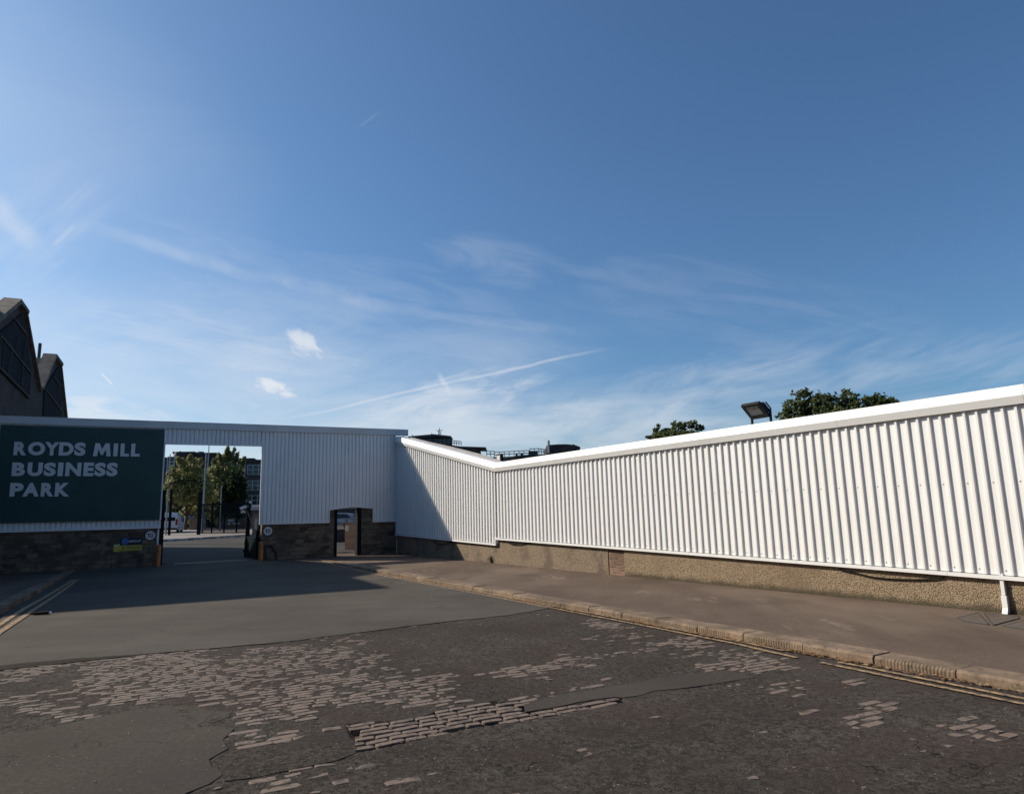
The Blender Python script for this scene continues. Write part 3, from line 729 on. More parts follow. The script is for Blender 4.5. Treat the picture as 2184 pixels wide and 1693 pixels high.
for xa, za, xb, zb_ in ((sx1-.05, sz1, ax_, az_), (ax_, az_, sx2+.05, sz2)):
    tr.prism([(xa, za-.07), (xb, zb_-.07), (xb, zb_), (xa, za)], e, -.02)
tr.box(sx2, sx2+.05, e-.003, -.02, zb3, sz2-.06); tr.box(sx2, -.06, e, -.02, zb3-.07, zb3)
tr.build('trim', M['white_in_shade'], G)
cp = MB()
cp.prism([(XL, ztop-.02), (XL, zcapb), (.62, zcapb), (.62, ztop-.02)][::-1] if 0 else [(XL, zcapb), (.50, zcapb), (.50, ztop-.03), (XL, ztop-.03)], -.17, -.14)
cp.box(XL, .50, -.14, .30, ztop-.06, ztop-.03); cp.box(XL, .50, .30, .33, zcapb+.1, ztop-.03)
cp.prism([(XL, ztop-.03), (.50, ztop-.03), (.50, ztop), (XL, ztop)], -.175, -.02)
cp.box(XL, .50, -.14, .0, zcapb, zcapb+.02)
cp.build('capping', M['cap_grey'], G)
# frame and back sheeting of the wall, stone base
bk = MB()
bk.box(XL, oL-.10, .25, .29, zbL-.1, ztop-.08); bk.box(oL-.10, oR+.10, .25, .29, zo-.02, ztop-.08); bk.box(oR+.10, -.0, .25, .29, az_, ztop-.08)
bk.box(oL-.10, oR+.10, -.02, .25, zo-.03, zo+.03); bk.box(oL-.10, oL-.04, -.02, .25, .2, zo); bk.box(oR+.04, oR+.10, -.02, .25, zbR, zo)
bk.build('back_sheeting', M['white_in_shade'], G)
st = MB(); jx1 = gw(718.8, 1130)[0]; jx2 = gw(761.9, 1130)[0]; jd = gw(712.8, 1130)[0]; jd2 = gw(770.4, 1130)[0]
zs = -.3
st.box(XL, oL-.12, 0, .42, zs, zbL+.2)
st.build('stone_base', M['stone'], G)
st = MB(); st.box(oR+.12, sx1, 0, .42, zs, zbR+.2); st.box(sx1, jd, 0, .42, zs, sz1+.1)
st.build('stone_base', M['stone'], G)
st = MB(); st.box(jd2, sx2, 0, .42, zs, sz2+.1); st.box(sx2, 0, 0, .42, zs, zb3+.2)
st.build('stone_base', M['stone'], G)
dz = gw(740, 1083)[1]
df = MB(); df.box(jd, jx1, -.015, .40, zs, dz+.25); df.box(jx2, jd2, -.015, .40, zs, dz+.25); df.box(jx1, jx2, .05, .35, dz, dz+.25)
df.build('door_frame', M['black'], G)
lt = MB(); lt.box(jx1, jx2, .02, .05, dz-.02, dz+.05); lt.build('lintel_strip', M['metal'], G)
# dark steel gate posts at both sides of the gateway
pl = thing('gate_leaf', 'dark steel gate leaf folded back at the left side of the gateway', 'gate', (C0[0], C0[1], 0), GROT, None)
x = gw(345.5, 1100)[0]; mb = MB(); mb.box(x-.14, x+.10, .05, .20, .2, gw(349, 1045)[1]); mb.build('post', M['gate_green'], pl)
mb = MB(); zt_ = gw(349, 1045)[1]-.1
mb.box(x-.10, x-.04, .25, 3.2, .35, .43); mb.box(x-.10, x-.04, .25, 3.2, zt_-.1, zt_)
for k in range(16): mb.box(x-.085, x-.055, .35+k*.18, .38+k*.18, .4, zt_-.05)
mb.build('railing', M['gate_green'], pl)
gr = thing('gate_leaf', 'dark steel gate leaf with a long diagonal brace at the right side of the gateway', 'gate', (C0[0], C0[1], 0), GROT)
# the right leaf swings open into the yard, seen almost edge-on
a0 = gw(551, 1150)[0]; pA = np.array([a0, .3]); 
Pw = ghit(524, 1186); q = np.array([(Pw[:2]-C0)@GD, -((Pw[:2]-C0)@GN)]); dd = q-pA; LL = float(np.linalg.norm(dd)); ang = math.atan2(dd[1], dd[0])
leaf = MB(); H = gw(530, 1085, -q[1])[1]
leaf.box(-.0, LL, -.03, .03, .42, .50); leaf.box(0, LL, -.03, .03, 1.25, 1.33); leaf.box(LL-.09, LL+.02, -.05, .05, .42, H); leaf.box(-.02, .10, -.05, .05, .42, 1.6)
leaf.box(0.1, LL-.09, -.012, .012, .50, 1.25)
lo_ = leaf.build('frame', M['gate_green'], gr); lo_.location = (pA[0], pA[1], 0); lo_.rotation_euler = (0, 0, ang)
br_ = MB(); br_.tube([(LL-.02, 0, H-.1), (.10, 0, 1.35)], .03); b_ = br_.build('brace', M['gate_green'], gr); b_.location = lo_.location; b_.rotation_euler = (0, 0, ang)
hb = MB(); hb.box(.05, .12, -.10, .10, 1.30, 1.40); hb.box(.3, .36, -.08, .08, 1.28, 1.40); h_ = hb.build('hinge', M['metal'], gr); h_.location = lo_.location; h_.rotation_euler = (0, 0, ang)
dbp = MB(); Pp = ghit(523, 1188); top_ = at(523, 1150, math.hypot(Pp[0], Pp[1]))[2]
dbp.box(-.05, .05, -.05, .05, 0, top_-Pp[2]); dbp.box(-.10, .06, -.04, .04, (top_-Pp[2])*.30, (top_-Pp[2])*.42)
o = dbp.build('stop_post', M['black']); o.location = Pp; o.rotation_euler = (0, 0, GROT); tag(o, 'thin black stop post standing in front of the open right gate leaf', 'post')
th = MB(); A_, B_ = ghit(372, 1203.5), ghit(545, 1193); dxy = (B_-A_)[:2]; L_ = float(np.hypot(*dxy)); th.box(0, L_, -.035, .035, -.02, .035)
o = th.build('gate_track', M['metal']); o.location = (A_[0], A_[1], A_[2]); o.rotation_euler = (0, 0, math.atan2(dxy[1], dxy[0])); tag(o, 'low steel track rail laid across the gateway on the asphalt', 'rail')

# ------------------------------------------------------------------ signs on the gate wall
S = thing('business_sign', 'large dark green signboard with grey raised lettering ROYDS MILL BUSINESS PARK', 'sign', (C0[0], C0[1], 0), GROT)
qs = .20
a1 = gw(350, 916, qs); a2 = gw(342.5, 1107, qs); x1s = (a1[0]+a2[0])/2; zt_s = a1[1]; zb_s = (a2[1]+gw(0, 1117, qs)[1])/2
x0s = gw(3.5, 930, qs)[0]-.06
pn = MB(); pn.box(x0s, x1s, -qs, -GQ-.04, zb_s, zt_s); pn.build('panel', M['sign_green'], S, bevel=.006)
for xa in (x1s, x0s-.05): fr = MB(); fr.box(xa, xa+.05, -qs+.03, -GQ-.04, zb_s, zt_s); fr.build('edge_trim', M['white_in_shade'], S)
def zz1(x, y): return (.35443*x)*.53320, (1600+.35443*y)*.53320
GLY = {'M': [(0, 0), (.10, 1), (.33, 1), (.50, .54), (.67, 1), (.90, 1), (1, 0), (.76, 0), (.715, .56), (.56, .10), (.44, .10), (.285, .56), (.24, 0)],
       'N': [(0, 0), (0, 1), (.23, 1), (.74, .42), (.74, 1), (1, 1), (1, 0), (.79, 0), (.26, .60), (.26, 0)],
       'I': [(0, 0), (0, 1), (1, 1), (1, 0)], 'L': [(0, 0), (0, 1), (.45, 1), (.45, .22), (1, .22), (1, 0)],
       '1': [(.48, 0), (.48, .72), (.0, .62), (.0, .80), (.60, 1), (1, 1), (1, 0)]}
def glyph(ch, m, name, parent, x0, x1, z0, z1, y, depth):
    b = MB(); b.prism([(x0+u*(x1-x0), z0+v*(z1-z0)) for u, v in GLY[ch]], y-depth, y); o = b.build(name, m, parent); return fixn(o)
def word(t, ya, yb, xs_, slant=0):
    for ch, (xa, xb) in zip(t, xs_):
        (X0, Y0), (X1, Y1) = zz1(xa, ya), zz1(xb, yb); c = (X0+X1)/2
        dy = slant*(xa-xs_[0][0])*.18898
        bx_ = (gw(X0, (Y0+Y1)/2, qs)[0], gw(X1, (Y0+Y1)/2, qs)[0], gw(c, Y1+dy, qs)[1], gw(c, Y0+dy, qs)[1])
        if ch in GLY: glyph(ch, M['letter'], 'letter', S, *bx_, -qs+.005, .05)
        else: text_mesh(ch, M['letter'], 'letter', S, *bx_, -qs+.005, .05, .052)
word('ROYDS', 472, 622, [(158, 302), (318, 510), (505, 668), (668, 832), (842, 968)], .010)
word('MILL', 488, 634, [(1053, 1253), (1282, 1330), (1360, 1459), (1480, 1579)], .010)
word('BUSINESS', 704, 857, [(136, 284), (312, 481), (498, 631), (654, 713), (740, 918), (944, 1060), (1069, 1194), (1204, 1328)], .002)
word('PARK', 934, 1088, [(113, 264), (259, 444), (464, 607), (622, 787)], -.002)
def roundel(X, Y, rpx, label):
    cx_, cz_ = gw(X, Y, .03); r = abs(gw(X+rpx, Y, .03)[0]-gw(X-rpx, Y, .03)[0])/2
    t = thing('speed_limit_sign', label, 'sign', (C0[0]+GD[0]*cx_, C0[1]+GD[1]*cx_, cz_), GROT, 'speed limit roundels beside the gateway')
    b = MB(); b.disc(0, 0, r*1.22, -.022, -.002); b.build('rim', mat('dull_red_rim', (.05, .022, .02), .6), t)
    b = MB(); b.disc(0, 0, r, -.028, -.021); b.build('face', M['sign_white'], t)
    glyph('1', M['sign_black'], 'numeral', t, -r*.62, -r*.22, -r*.50, r*.50, -.027, .005)
    text_mesh('0', M['sign_black'], 'numeral', t, -r*.06, r*.60, -r*.52, r*.52, -.027, .006, .010)
roundel(320.5, 1141.5, 10.5, 'round white 10 speed sign left of the gateway, below the green signboard')
roundel(571.5, 1132, 9.3, 'round white 10 speed sign right of the gateway, above the right bollard')
def plate(name, pts, mfront, label, y=.03, th=.018):
    (X0, Y0), (X1, Y1) = pts; x0, z1_ = gw(X0, Y0, y); x1, z0_ = gw(X1, Y1, y)
    t = thing(name, label, 'sign', (C0[0]+GD[0]*x0, C0[1]+GD[1]*x0, z0_), GROT); w, h = x1-x0, z1_-z0_
    b = MB(); b.box(0, w, -y, -y+th, 0, h); b.build('panel', mfront, t); return t, w, h, -y
def y5(x, y): return ((400+.18315*x)*.53320, (2050+.18315*y)*.53320)
t, w, h, y_ = plate('security_sign', (y5(445, 555), y5(918, 708)), M['navy'], 'dark blue board with a pale blue ball and white word on the stone base')
b = MB(); b.disc(.22*w, .55*h, .40*h, y_-.006, y_+.002); b.build('ball_emblem', M['blue'], t)
text_mesh('GROUP', M['sign_white'], 'lettering', t, .38*w, .93*w, .42*h, .70*h, y_+.001, .006, .02)
t, w, h, y_ = plate('warning_sign', (y5(440, 716), y5(912, 820)), M['yellow'], 'wide yellow warning strip directly under the dark blue board')
text_mesh('WARNING', M['sign_black'], 'lettering', t, .26*w, .92*w, .42*h, .80*h, y_+.001, .006, .01)
b = MB(); b.prism([(.09*w, .40*h), (.21*w, .40*h), (.15*w, .82*h)], y_-.005, y_+.002); b.box(.10*w, .9*w, y_-.004, y_+.002, .16*h, .22*h); b.build('warning_triangle', M['sign_black'], t)
t, w, h, y_ = plate('notice_plate', (y5(302, 692), y5(424, 852)), M['yellow'], 'small upright yellow notice left of the dark blue board')
b = MB(); b.box(0.03*w, .97*w, y_-.005, y_+.002, .74*h, .97*h); b.build('header_band', M['cream'], t)
# bollards
def bollard(X, Yb, Yt, wpx, label):
    P = ghit(X, Yb); d = math.hypot(P[0], P[1]); h = at(X, Yt, d)[2]-P[2]; r = wpx/2/F*d
    t = thing('bollard', label, 'bollard', tuple(P), GROT, 'orange bollards at the gateway')
    b = MB(); b.tube([(0, 0, -.1), (0, 0, h-.02)], r, 16); b.build('post', M['orange'], t, smooth=False)
    b = MB(); b.tube([(0, 0, h-.02), (0, 0, h+.004), (0, 0, h+.02)], r*1.02, 16, r*.5); b.build('cap', M['orange'], t)
    return t
bollard(336, 1208, 1162, 8.6, 'faded orange bollard against the left edge of the gateway')
bollard(555.5, 1195.5, 1156, 8.8, 'faded orange bollard against the right edge of the gateway')
# conduit on the stone right of the gateway, grey box
cd = MB(); x_, z_ = gw(578, 1165, .05); x2_, z2_ = gw(589, 1178, .05); zg = gw(589, 1196, .05)[1]
cd.tube([(x_, -.05, z_), (x2_-.05, -.05, z2_+.05), (x2_, -.05, z2_), (x2_, -.05, zg)], .022, 6)
o = cd.build('cable_conduit', M['black']); o.location = (C0[0], C0[1], 0); o.rotation_euler = (0, 0, GROT); tag(o, 'thin black conduit bending down the stone base to the ground by the right bollard', 'conduit')
cd = MB(); x_, z_ = gw(572, 1175, .06); cd.box(x_-.08, x_+.10, -.12, 0, z_-.28, z_+.12); cd.box(x_+.09, x_+.115, -.13, -.12, z_-.2, z_+.1)
o = cd.build('meter_box', mat('old_green_grey_box', (.07, .075, .065), .7, (.10, .10, .09), 6, 4)); o.location = (C0[0], C0[1], 0); o.rotation_euler = (0, 0, GROT); tag(o, 'small dull grey box low on the stone base beside the right bollard', 'box')

# ------------------------------------------------------------------ side wall
R = thing('side_wall', 'long sunlit white ribbed metal clad wall with a low pebbledash base beside the pavement', 'wall', (C0[0], C0[1], 0), RROT)
RQ = .075
XE = 34.0
zR = (rw(1052, 983, .16)[1]+rw(2184, 819, .16)[1]+rw(1600, 908, .16)[1])/3
xv_ = rw(1052, 990, .16)[0]; zV = zR
x0_, z0_ = rw(856, 934, .16); zL = lin(x0_, z0_, xv_, zV)
zmid = zR-(rw(1600, 908, .16)[1]-rw(1600, 923.5, .16)[1]); 
hb1 = rw(2100, 829.5, .16)[1]-rw(2100, 852.5, .16)[1]; hb2 = rw(2100, 829.5, .16)[1]-rw(2100, 870, .16)[1]
print('side', zR, rw(1052, 983, .16), rw(2184, 819, .16), 'valley x', xv_, 'left', x0_, z0_, 'h', hb1, hb2)
xs_, zs1 = rw(1057.5, 1150, RQ); zs0 = rw(1057.5, 1163, RQ)[1]; xc, zc = rw(847, 1141.6, RQ)
zE = rw(2184, 1239.6, RQ); zbot_r = lin(xs_, rw(1058, 1150.5, RQ)[1], *zE); zbot_l = lin(xc, zc, xs_, zs0)
TR = .075
cl = MB()
def ztr(x): return (zL(x) if x < xv_ else zR)-hb2+.05
sheet(cl, .02, xv_, lambda x: zbot_l(x)+TR, ztr, .2, .040, .03, -RQ+.040, .19, .05)
sheet(cl, xv_, xs_, lambda x: zbot_l(x)+TR, ztr, .2, .040, .03, -RQ+.040, .19, .05)
sheet(cl, xs_, XE, lambda x: zbot_r(x)+TR, ztr, .2, .040, .03, -RQ+.040, .19, .05)
cl.build('cladding', M['white'], R)
tr = MB()
def bar(mb, xa, xb, f, z0, z1, y0, y1, off=0):
    mb.add([(xa, y0, f(xa)+z0), (xb, y0, f(xb)+z0), (xb, y0, f(xb)+z1), (xa, y0, f(xa)+z1), (xa, y1, f(xa)+z0), (xb, y1, f(xb)+z0), (xb, y1, f(xb)+z1), (xa, y1, f(xa)+z1)],
           [(0, 1, 2, 3), (7, 6, 5, 4), (0, 4, 5, 1), (3, 2, 6, 7), (0, 3, 7, 4), (1, 5, 6, 2)])
bar(tr, .0, xs_+.0, zbot_l, 0, TR-.012, -RQ-.016, -.004); bar(tr, xs_-.06, xs_, lambda x: zbot_r(xs_), -(zbot_r(xs_)-zs0)+TR-.01, TR-.012, -RQ-.019, -.004)
xcur = xs_
while xcur < XE:
    xn = min(xcur+3.0, XE); bar(tr, xcur+.003, xn-.003, zbot_r, 0, TR-.012, -RQ-.016, -.004); xcur = xn
tr.build('drip_trim', M['white'], R)
sc_ = MB()
xr = .2*math.ceil(xs_/.2)
k = 0; x = xr+.03+.13
while x < XE:
    for z in (zbot_r(x)+TR+.07, zbot_r(x)+(zR-hb2-zbot_r(x))*.56):
        if (k % 2 == 0): sc_.add([(x+.014*math.cos(a), -RQ+.038, z+.014*math.sin(a)) for i, a in enumerate([j*math.pi/3 for j in range(6)])]+[(x, -RQ+.026, z)], [(5, 4, 3, 2, 1, 0)[::-1]])
    x += .2; k += 1
sc_.build('screw_heads', M['rivet'], R)['kind'] = 'stuff'
# capping: sloped upper face, then a vertical face, with joints
cpm = MB()
def cap_run(xa, xb, f):
    sec = [(-.055, 0.0), (-.152, -hb1), (-.158, -hb1-.006), (-.116, -hb2), (-.09, -hb2), (-.10, -hb2+.03), (-.03, -.05), (.30, -.05), (.30, .004)]
    n = len(sec); vs = [(xa, y, f(xa)+z) for y, z in sec]+[(xb, y, f(xb)+z) for y, z in sec]
    fs = [(i, i+n, (i+1) % n+n, (i+1) % n) for i in range(n)]+[tuple(range(n)), tuple(range(2*n-1, n-1, -1))]
    cpm.add(vs, fs)
cap_run(.10, xv_-.0, zL)
xcur = xv_
while xcur < XE:
    xn = min(xcur+3.3, XE); cap_run(xcur+.002, xn-.003, lambda x: zR); xcur = xn
fixn(cpm.build('capping', M['white'], R))
bkm = MB(); bkm.prism([(.02, 0), (XE, 0), (XE, zR-.1), (xv_, zR-.1), (.02, zL(.02)-.1)], .22, .27); bkm.build('back_sheeting', M['white'], R)
# plinth of pebbledash; the older brown render at the far end; one brick pier
px0, px1 = rw(1296.7, 1200)[0], rw(1332, 1200)[0]
pm = MB(); pm.prism([(px1, -.6), (XE, -.6), (XE, zbot_r(XE)+.1), (px1, zbot_r(px1)+.1)], 0, .22); pm.build('plinth', M['render'], R)
pm = MB(); pm.prism([(.0, -.4), (px0, -.4), (px0, zbot_r(px0)+.1), (xs_, zbot_r(xs_)+.1), (xs_, zs0+.05), (0, zc+.1)], .012, .22)
o = pm.build('plinth', M['render_brown'], R); o['label'] = 'smoother brown rendered stretch of the base'
pm = MB(); pm.prism([(px0+.015, -.4), (px1-.015, -.4), (px1-.015, zbot_r(px1)+.1), (px0+.015, zbot_r(px0)+.1)], .03, .22)
o = pm.build('brick_patch', M['brick_red'], R)
# downpipe, cables
P1 = rw(2137.5, 1242, .06); P2 = rw(2142, 1300, .10)
t = thing('downpipe', 'white square downpipe stub under the near end of the side wall', 'pipe', (C0[0], C0[1], 0), RROT)
b = MB(); xx = P1[0]; zg = pave_z(*(C0+RD*xx)[:2]); b.prism([(xx-.033, zg+.30), (xx+.028, zg+.30), (xx+.028, P1[1]+.15), (xx-.033, P1[1]+.15)], -.07, -.002); b.build('pipe', M['white'], t, bevel=.008)
b = MB(); b.prism([(xx-.045, zg+.10), (xx+.040, zg+.10), (xx+.040, zg+.296), (xx-.045, zg+.296)], -.078, -.002)
b.add([(xx-.045, -.078, zg+.10), (xx+.04, -.078, zg+.10), (xx+.04, -.002, zg+.10), (xx-.045, -.002, zg+.10), (xx-.05, -.115, zg+.005), (xx+.035, -.115, zg+.005), (xx+.035, -.02, zg+.005), (xx-.05, -.02, zg+.005)], [(0, 1, 5, 4), (1, 2, 6, 5), (2, 3, 7, 6), (3, 0, 4, 7), (4, 5, 6, 7)])
b.build('shoe', M['white'], t, bevel=.004)
def cable(pts, r, label):
    b = MB(); q = [rw(x, y, .03) for x, y in pts]
    # smooth through points
    fine = []
    for i in range(len(q)-1):
        p0, p1, p2, p3 = [np.array(q[max(0, min(len(q)-1, i+j))]) for j in (-1, 0, 1, 2)]
        for s in np.linspace(0, 1, 6, endpoint=False):
            fine.append(.5*((2*p1)+(-p0+p2)*s+(2*p0-5*p1+4*p2-p3)*s*s+(-p0+3*p1-3*p2+p3)*s**3))
    fine.append(np.array(q[-1])); b.tube([(p[0], -.03, p[1]) for p in fine], r, 6)
    o = b.build('cable', M['black']); o.location = (C0[0], C0[1], 0); o.rotation_euler = (0, 0, RROT); tag(o, label, 'cable')
cable([(1790, 1214), (1830, 1223), (1870, 1231.5), (1930, 1235.5), (1985, 1235), (2014, 1231)], .014, 'black cable sagging below the cladding near the downpipe')
cable([(925, 1155), (935, 1159.5), (945, 1160.5), (958, 1157.5), (966, 1154)], .016, 'black cable loop in the shadow below the far end of the cladding')
cable([(1075, 1152), (1090, 1159), (1105, 1160.5), (1122, 1158), (1140, 1158)], .016, 'black cable loop just right of the step in the cladding')
# grey lean-to roof seen above the falling part of the wall
b = MB(); z = lambda p: (1500+.22894*p[0], 1680+.22894*p[1])
prof = [(x0_+.1, z0_-.1), (xv_+.35, zR-.12)]
tp = [(500, 302), (620, 303), (760, 335), (950, 385), (1300, 460), (1600, 535), (1850, 600), (2010, 650), (2130, 685)]
tq = [rw(*(np.array(z(p))*.53320-np.array([0, .6])), -.36) for p in tp]
pp = prof+tq[::-1]; nn_ = len(pp)
b.add([(p[0], .36, p[1]) for p in pp]+[(p[0], 5.5, p[1]-1.6) for p in pp], [tuple(range(nn_)), tuple(range(2*nn_-1, nn_-1, -1))]+[(i, i+nn_, (i+1) % nn_+nn_, (i+1) % nn_) for i in range(nn_)])
o = b.build('lean_to_roof', M['roofgrey']); o.location = (C0[0], C0[1], 0); o.rotation_euler = (0, 0, RROT); fixn(o); tag(o, 'low grey curved shed roof showing above the falling part of the white side wall', 'roof')

# ------------------------------------------------------------------ floodlights over the wall
def floodlight(X0, Y0, X1, Y1, q, label, s=1.0, tilt=rad(38), yaw=0.0):
    bx, bz = rw((X0+X1)/2, Y1, q); w = abs(rw(X1, (Y0+Y1)/2, q)[0]-rw(X0, (Y0+Y1)/2, q)[0]); h = rw(X0, Y0, q)[1]-rw(X0, Y1, q)[1]
    loc = (C0[0]+RD[0]*bx+RN[0]*q, C0[1]+RD[1]*bx+RN[1]*q, bz)
    t = thing('floodlight', label, 'floodlight', loc, RROT+yaw)
    return t, w, h
t, w, h = floodlight(1597, 860, 1650, 892, -.12, 'black floodlight tilted skyward on top of the white side wall', 1)
tl = Matrix.Rotation(rad(-33), 4, 'X')
def tbox(mb, x0, x1, y0, y1, z0, z1, Mx):
    m2 = MB(); m2.box(x0, x1, y0, y1, z0, z1); mb.add([tuple(Mx @ Vector(v)) for v in m2.v], m2.f)
Wd = .50; Hd = .46
Mx = Matrix.Translation((0, 0, .03)) @ Matrix.Rotation(rad(50), 4, 'X')
b = MB(); n2 = MB()
tbox(b, -Wd/2, Wd/2, -.05, .03, 0, Hd, Mx); tbox(b, -Wd/2+.10, Wd/2-.05, .03, .13, .04, Hd-.12, Mx)
for kf in range(7): tbox(b, -Wd/2+.13+kf*.06, -Wd/2+.15+kf*.06, .13, .17, .06, Hd-.16, Mx)
b.build('housing', M['lamp_body'], t, bevel=.015)
b = MB(); tbox(b, -Wd/2+.10, Wd/2-.08, -.056, -.049, .13, Hd-.06, Mx); b.build('lens', M['glass_lamp'], t)
b = MB(); b.box(-Wd/2-.02, -Wd/2+.01, -.03, .03, -.25, .20); b.box(Wd/2-.01, Wd/2+.02, -.03, .03, -.25, .18); b.box(-Wd/2-.02, Wd/2+.02, -.02, .02, .02, .05); b.box(-.12, -.06, -.05, .05, .05, .12); b.box(.05, .10, -.05, .05, .05, .12)
b.build('bracket', M['lamp_body'], t)
bx, bz = rw(1066, 985, -.6); t = thing('floodlight', 'small floodlight with a pale lens just right of the dip in the white wall', 'floodlight', (C0[0]+RD[0]*bx-RN[0]*.6, C0[1]+RD[1]*bx-RN[1]*.6, bz), RROT)
b = MB(); b.box(-.16, .16, -.05, .06, .02, .30); b.build('housing', M['lamp_body'], t, bevel=.01)
b = MB(); b.box(-.12, .10, -.06, -.051, .06, .24); b.build('lens', M['sign_white'], t)
b = MB(); b.box(-.02, .02, -.01, .02, -.6, .02); b.build('bracket', M['lamp_body'], t)

# ------------------------------------------------------------------ mill building
MA = rad(-25.592); MD = np.array([math.sin(MA), math.cos(MA)]); MN = np.array([MD[1], -MD[0]])
MP = np.array([-21.7, 29.7])
def mp(X, Y, q=0): P = plane_pt(X, Y, MP+MN*q, MN); return float((P[:2]-MP)@MD), float(P[2])
def z7(x, y): return (.38378*x)*.53320, (1100+.38378*y)*.53320
T = thing('mill_building', 'dark old brick mill with two sawtooth gables behind the left of the entrance wall', 'building', (MP[0], MP[1], 0), math.atan2(MD[1], MD[0]))
pk1 = mp(*z7(245, 258)); v1 = mp(*z7(435, 1200)); pk2 = mp(*z7(610, 848)); e2 = mp(*z7(703, 1478)); l1 = mp(*z7(0, 470)); rp1 = mp(*z7(370, 830))
print('mill', pk1, v1, pk2, e2, l1, rp1)
sl = (pk1[1]-l1[1])/(pk1[0]-l1[0]); xn_ = pk1[0]-(pk1[1]-6.2)/max(sl, .2)
lowx = e2[0]+(e2[1]-3)*.22
p1r, p1l, p2l, p2r = [mp(*z7(*q)) for q in ((292, 270), (205, 262), (575, 852), (648, 855))]
zz_p1 = (p1r[1]+p1l[1])/2-.22; zz_p2 = (p2r[1]+p2l[1])/2-.12
body = [(xn_, 0), (lowx, 0), (lowx, 3), (e2[0], e2[1]), (p2r[0], zz_p2-.15), (p2l[0], zz_p2-.15), v1, (p1r[0], zz_p1-.15), (p1l[0], zz_p1-.15), (xn_, 6.2)]
# local -y faces the street (MN), local x runs away from us
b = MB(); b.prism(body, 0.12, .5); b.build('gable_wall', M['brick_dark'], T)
def beam(mb, p, q_, w, y0, y1):
    p, q_ = np.array(p), np.array(q_); d = (q_-p)/np.linalg.norm(q_-p); n_ = np.array([-d[1], d[0]])
    a = [p, q_, q_+n_*w, p+n_*w]; mb.prism([tuple(t) for t in a], y0, y1)
b = MB()
beam(b, (xn_, 6.2), (p1l[0], zz_p1-.15), .2, -.10, .55); b.box(p1l[0]-.1, p1r[0], -.10, .55, zz_p1-.16, zz_p1); beam(b, (p1r[0], zz_p1), v1, -.14, -.03, .45)
b.build('coping', M['coping'], T)
b = MB(); beam(b, v1, (p2l[0], zz_p2-.15), .2, -.10, .55); b.box(p2l[0]-.1, p2r[0], -.10, .55, zz_p2-.16, zz_p2); beam(b, (p2r[0], zz_p2), e2, -.14, -.03, .45)
b.build('coping', M['coping'], T)
b = MB(); g1 = [mp(*z7(*p)) for p in ((0, 615), (165, 480), (250, 405), (290, 600), (345, 1010), (320, 1290), (140, 1120), (0, 970))]
b.prism([(xn_+1, 5.2)]+[g1[i] for i in (7, 6, 5, 4, 3, 2, 1, 0)][:7]+[(xn_+1, 6.8)] if 0 else g1[::-1], .06, .12); b.build('dark_infill', M['dark_clad'], T)
b = MB(); g2 = [mp(*z7(*p)) for p in ((620, 960), (570, 1040), (480, 1190), (470, 1470), (660, 1470), (650, 1150), (635, 960))]
b.prism(g2, .06, .12); b.build('dark_infill', M['dark_clad'], T)
fixn(T.children[-1]); fixn(T.children[-2])
for p, q_ in (((10, 630), (330, 1030)), ((0, 970), (320, 1290)), ((165, 470), (290, 640)), ((485, 1200), (655, 1430)), ((565, 1060), (635, 1165)), ((15, 640), (0, 960)), ((60, 690), (30, 960)), ((270, 690), (225, 1180)), ((130, 780), (85, 1050)), ((200, 640), (170, 760))):
    A1, B1 = mp(*z7(*p)), mp(*z7(*q_)); b = MB(); beam(b, A1, B1, .07 if abs(A1[0]-B1[0]) > .8 else .05, .0, .06); fixn(b.build('glazing_bar', M['bar_grey'], T))
b = MB()
b.add([(xn_, .5, 6.2), (p1l[0], .5, zz_p1-.25), (p1l[0], 26, zz_p1-.25), (xn_, 26, 6.2), (p1r[0], .5, zz_p1-.25), (p1r[0], 26, zz_p1-.25), (v1[0], .5, v1[1]-.3), (v1[0], 26, v1[1]-.3), (p2l[0], .5, zz_p2-.25), (p2l[0], 26, zz_p2-.25), (p2r[0], .5, zz_p2-.25), (p2r[0], 26, zz_p2-.25), (lowx, .5, 3), (lowx, 26, 3)],
      [(0, 1, 2, 3), (1, 4, 5, 2), (4, 6, 7, 5), (6, 8, 9, 7), (8, 10, 11, 9), (10, 12, 13, 11)])
fixn(b.build('roof', M['slate'], T))
b = MB(); b.box(xn_, lowx, 26, 26.3, 0, 6); b.box(xn_-.3, xn_, .5, 26.3, 0, 6.2); b.box(lowx, lowx+.2, .5, 26.3, 0, 3); b.build('rear_wall', M['brick_dark'], T)
vp = mp(*z7(415, 830)); b = MB(); vx, vz = mp(*z7(418, 712), -3); b.tube([(vx, 3.0, 6.5), (vx, 3.0, vz)], .11, 8); b.build('vent_pipe', M['metal_dark'], T)
# end block of the mill just outside the picture on the left
P0 = np.array([-20.8, 23.9]); b = MB()
Mi = Matrix.Rotation(-math.atan2(MD[1], MD[0]), 4, 'Z')
for (u, p, z0, z1) in ((26, 4.8, 0, 12.0),):
    c4 = [P0, P0-GD*u, P0-GD*u-GN*p, P0-GN*p]
    loc = [Mi @ Vector((c[0]-MP[0], c[1]-MP[1], 0)) for c in c4]
    b.slab([(l.x, l.y) for l in loc][::-1], z0, z1)
fixn(b.build('end_block', M['brick_dark'], T))

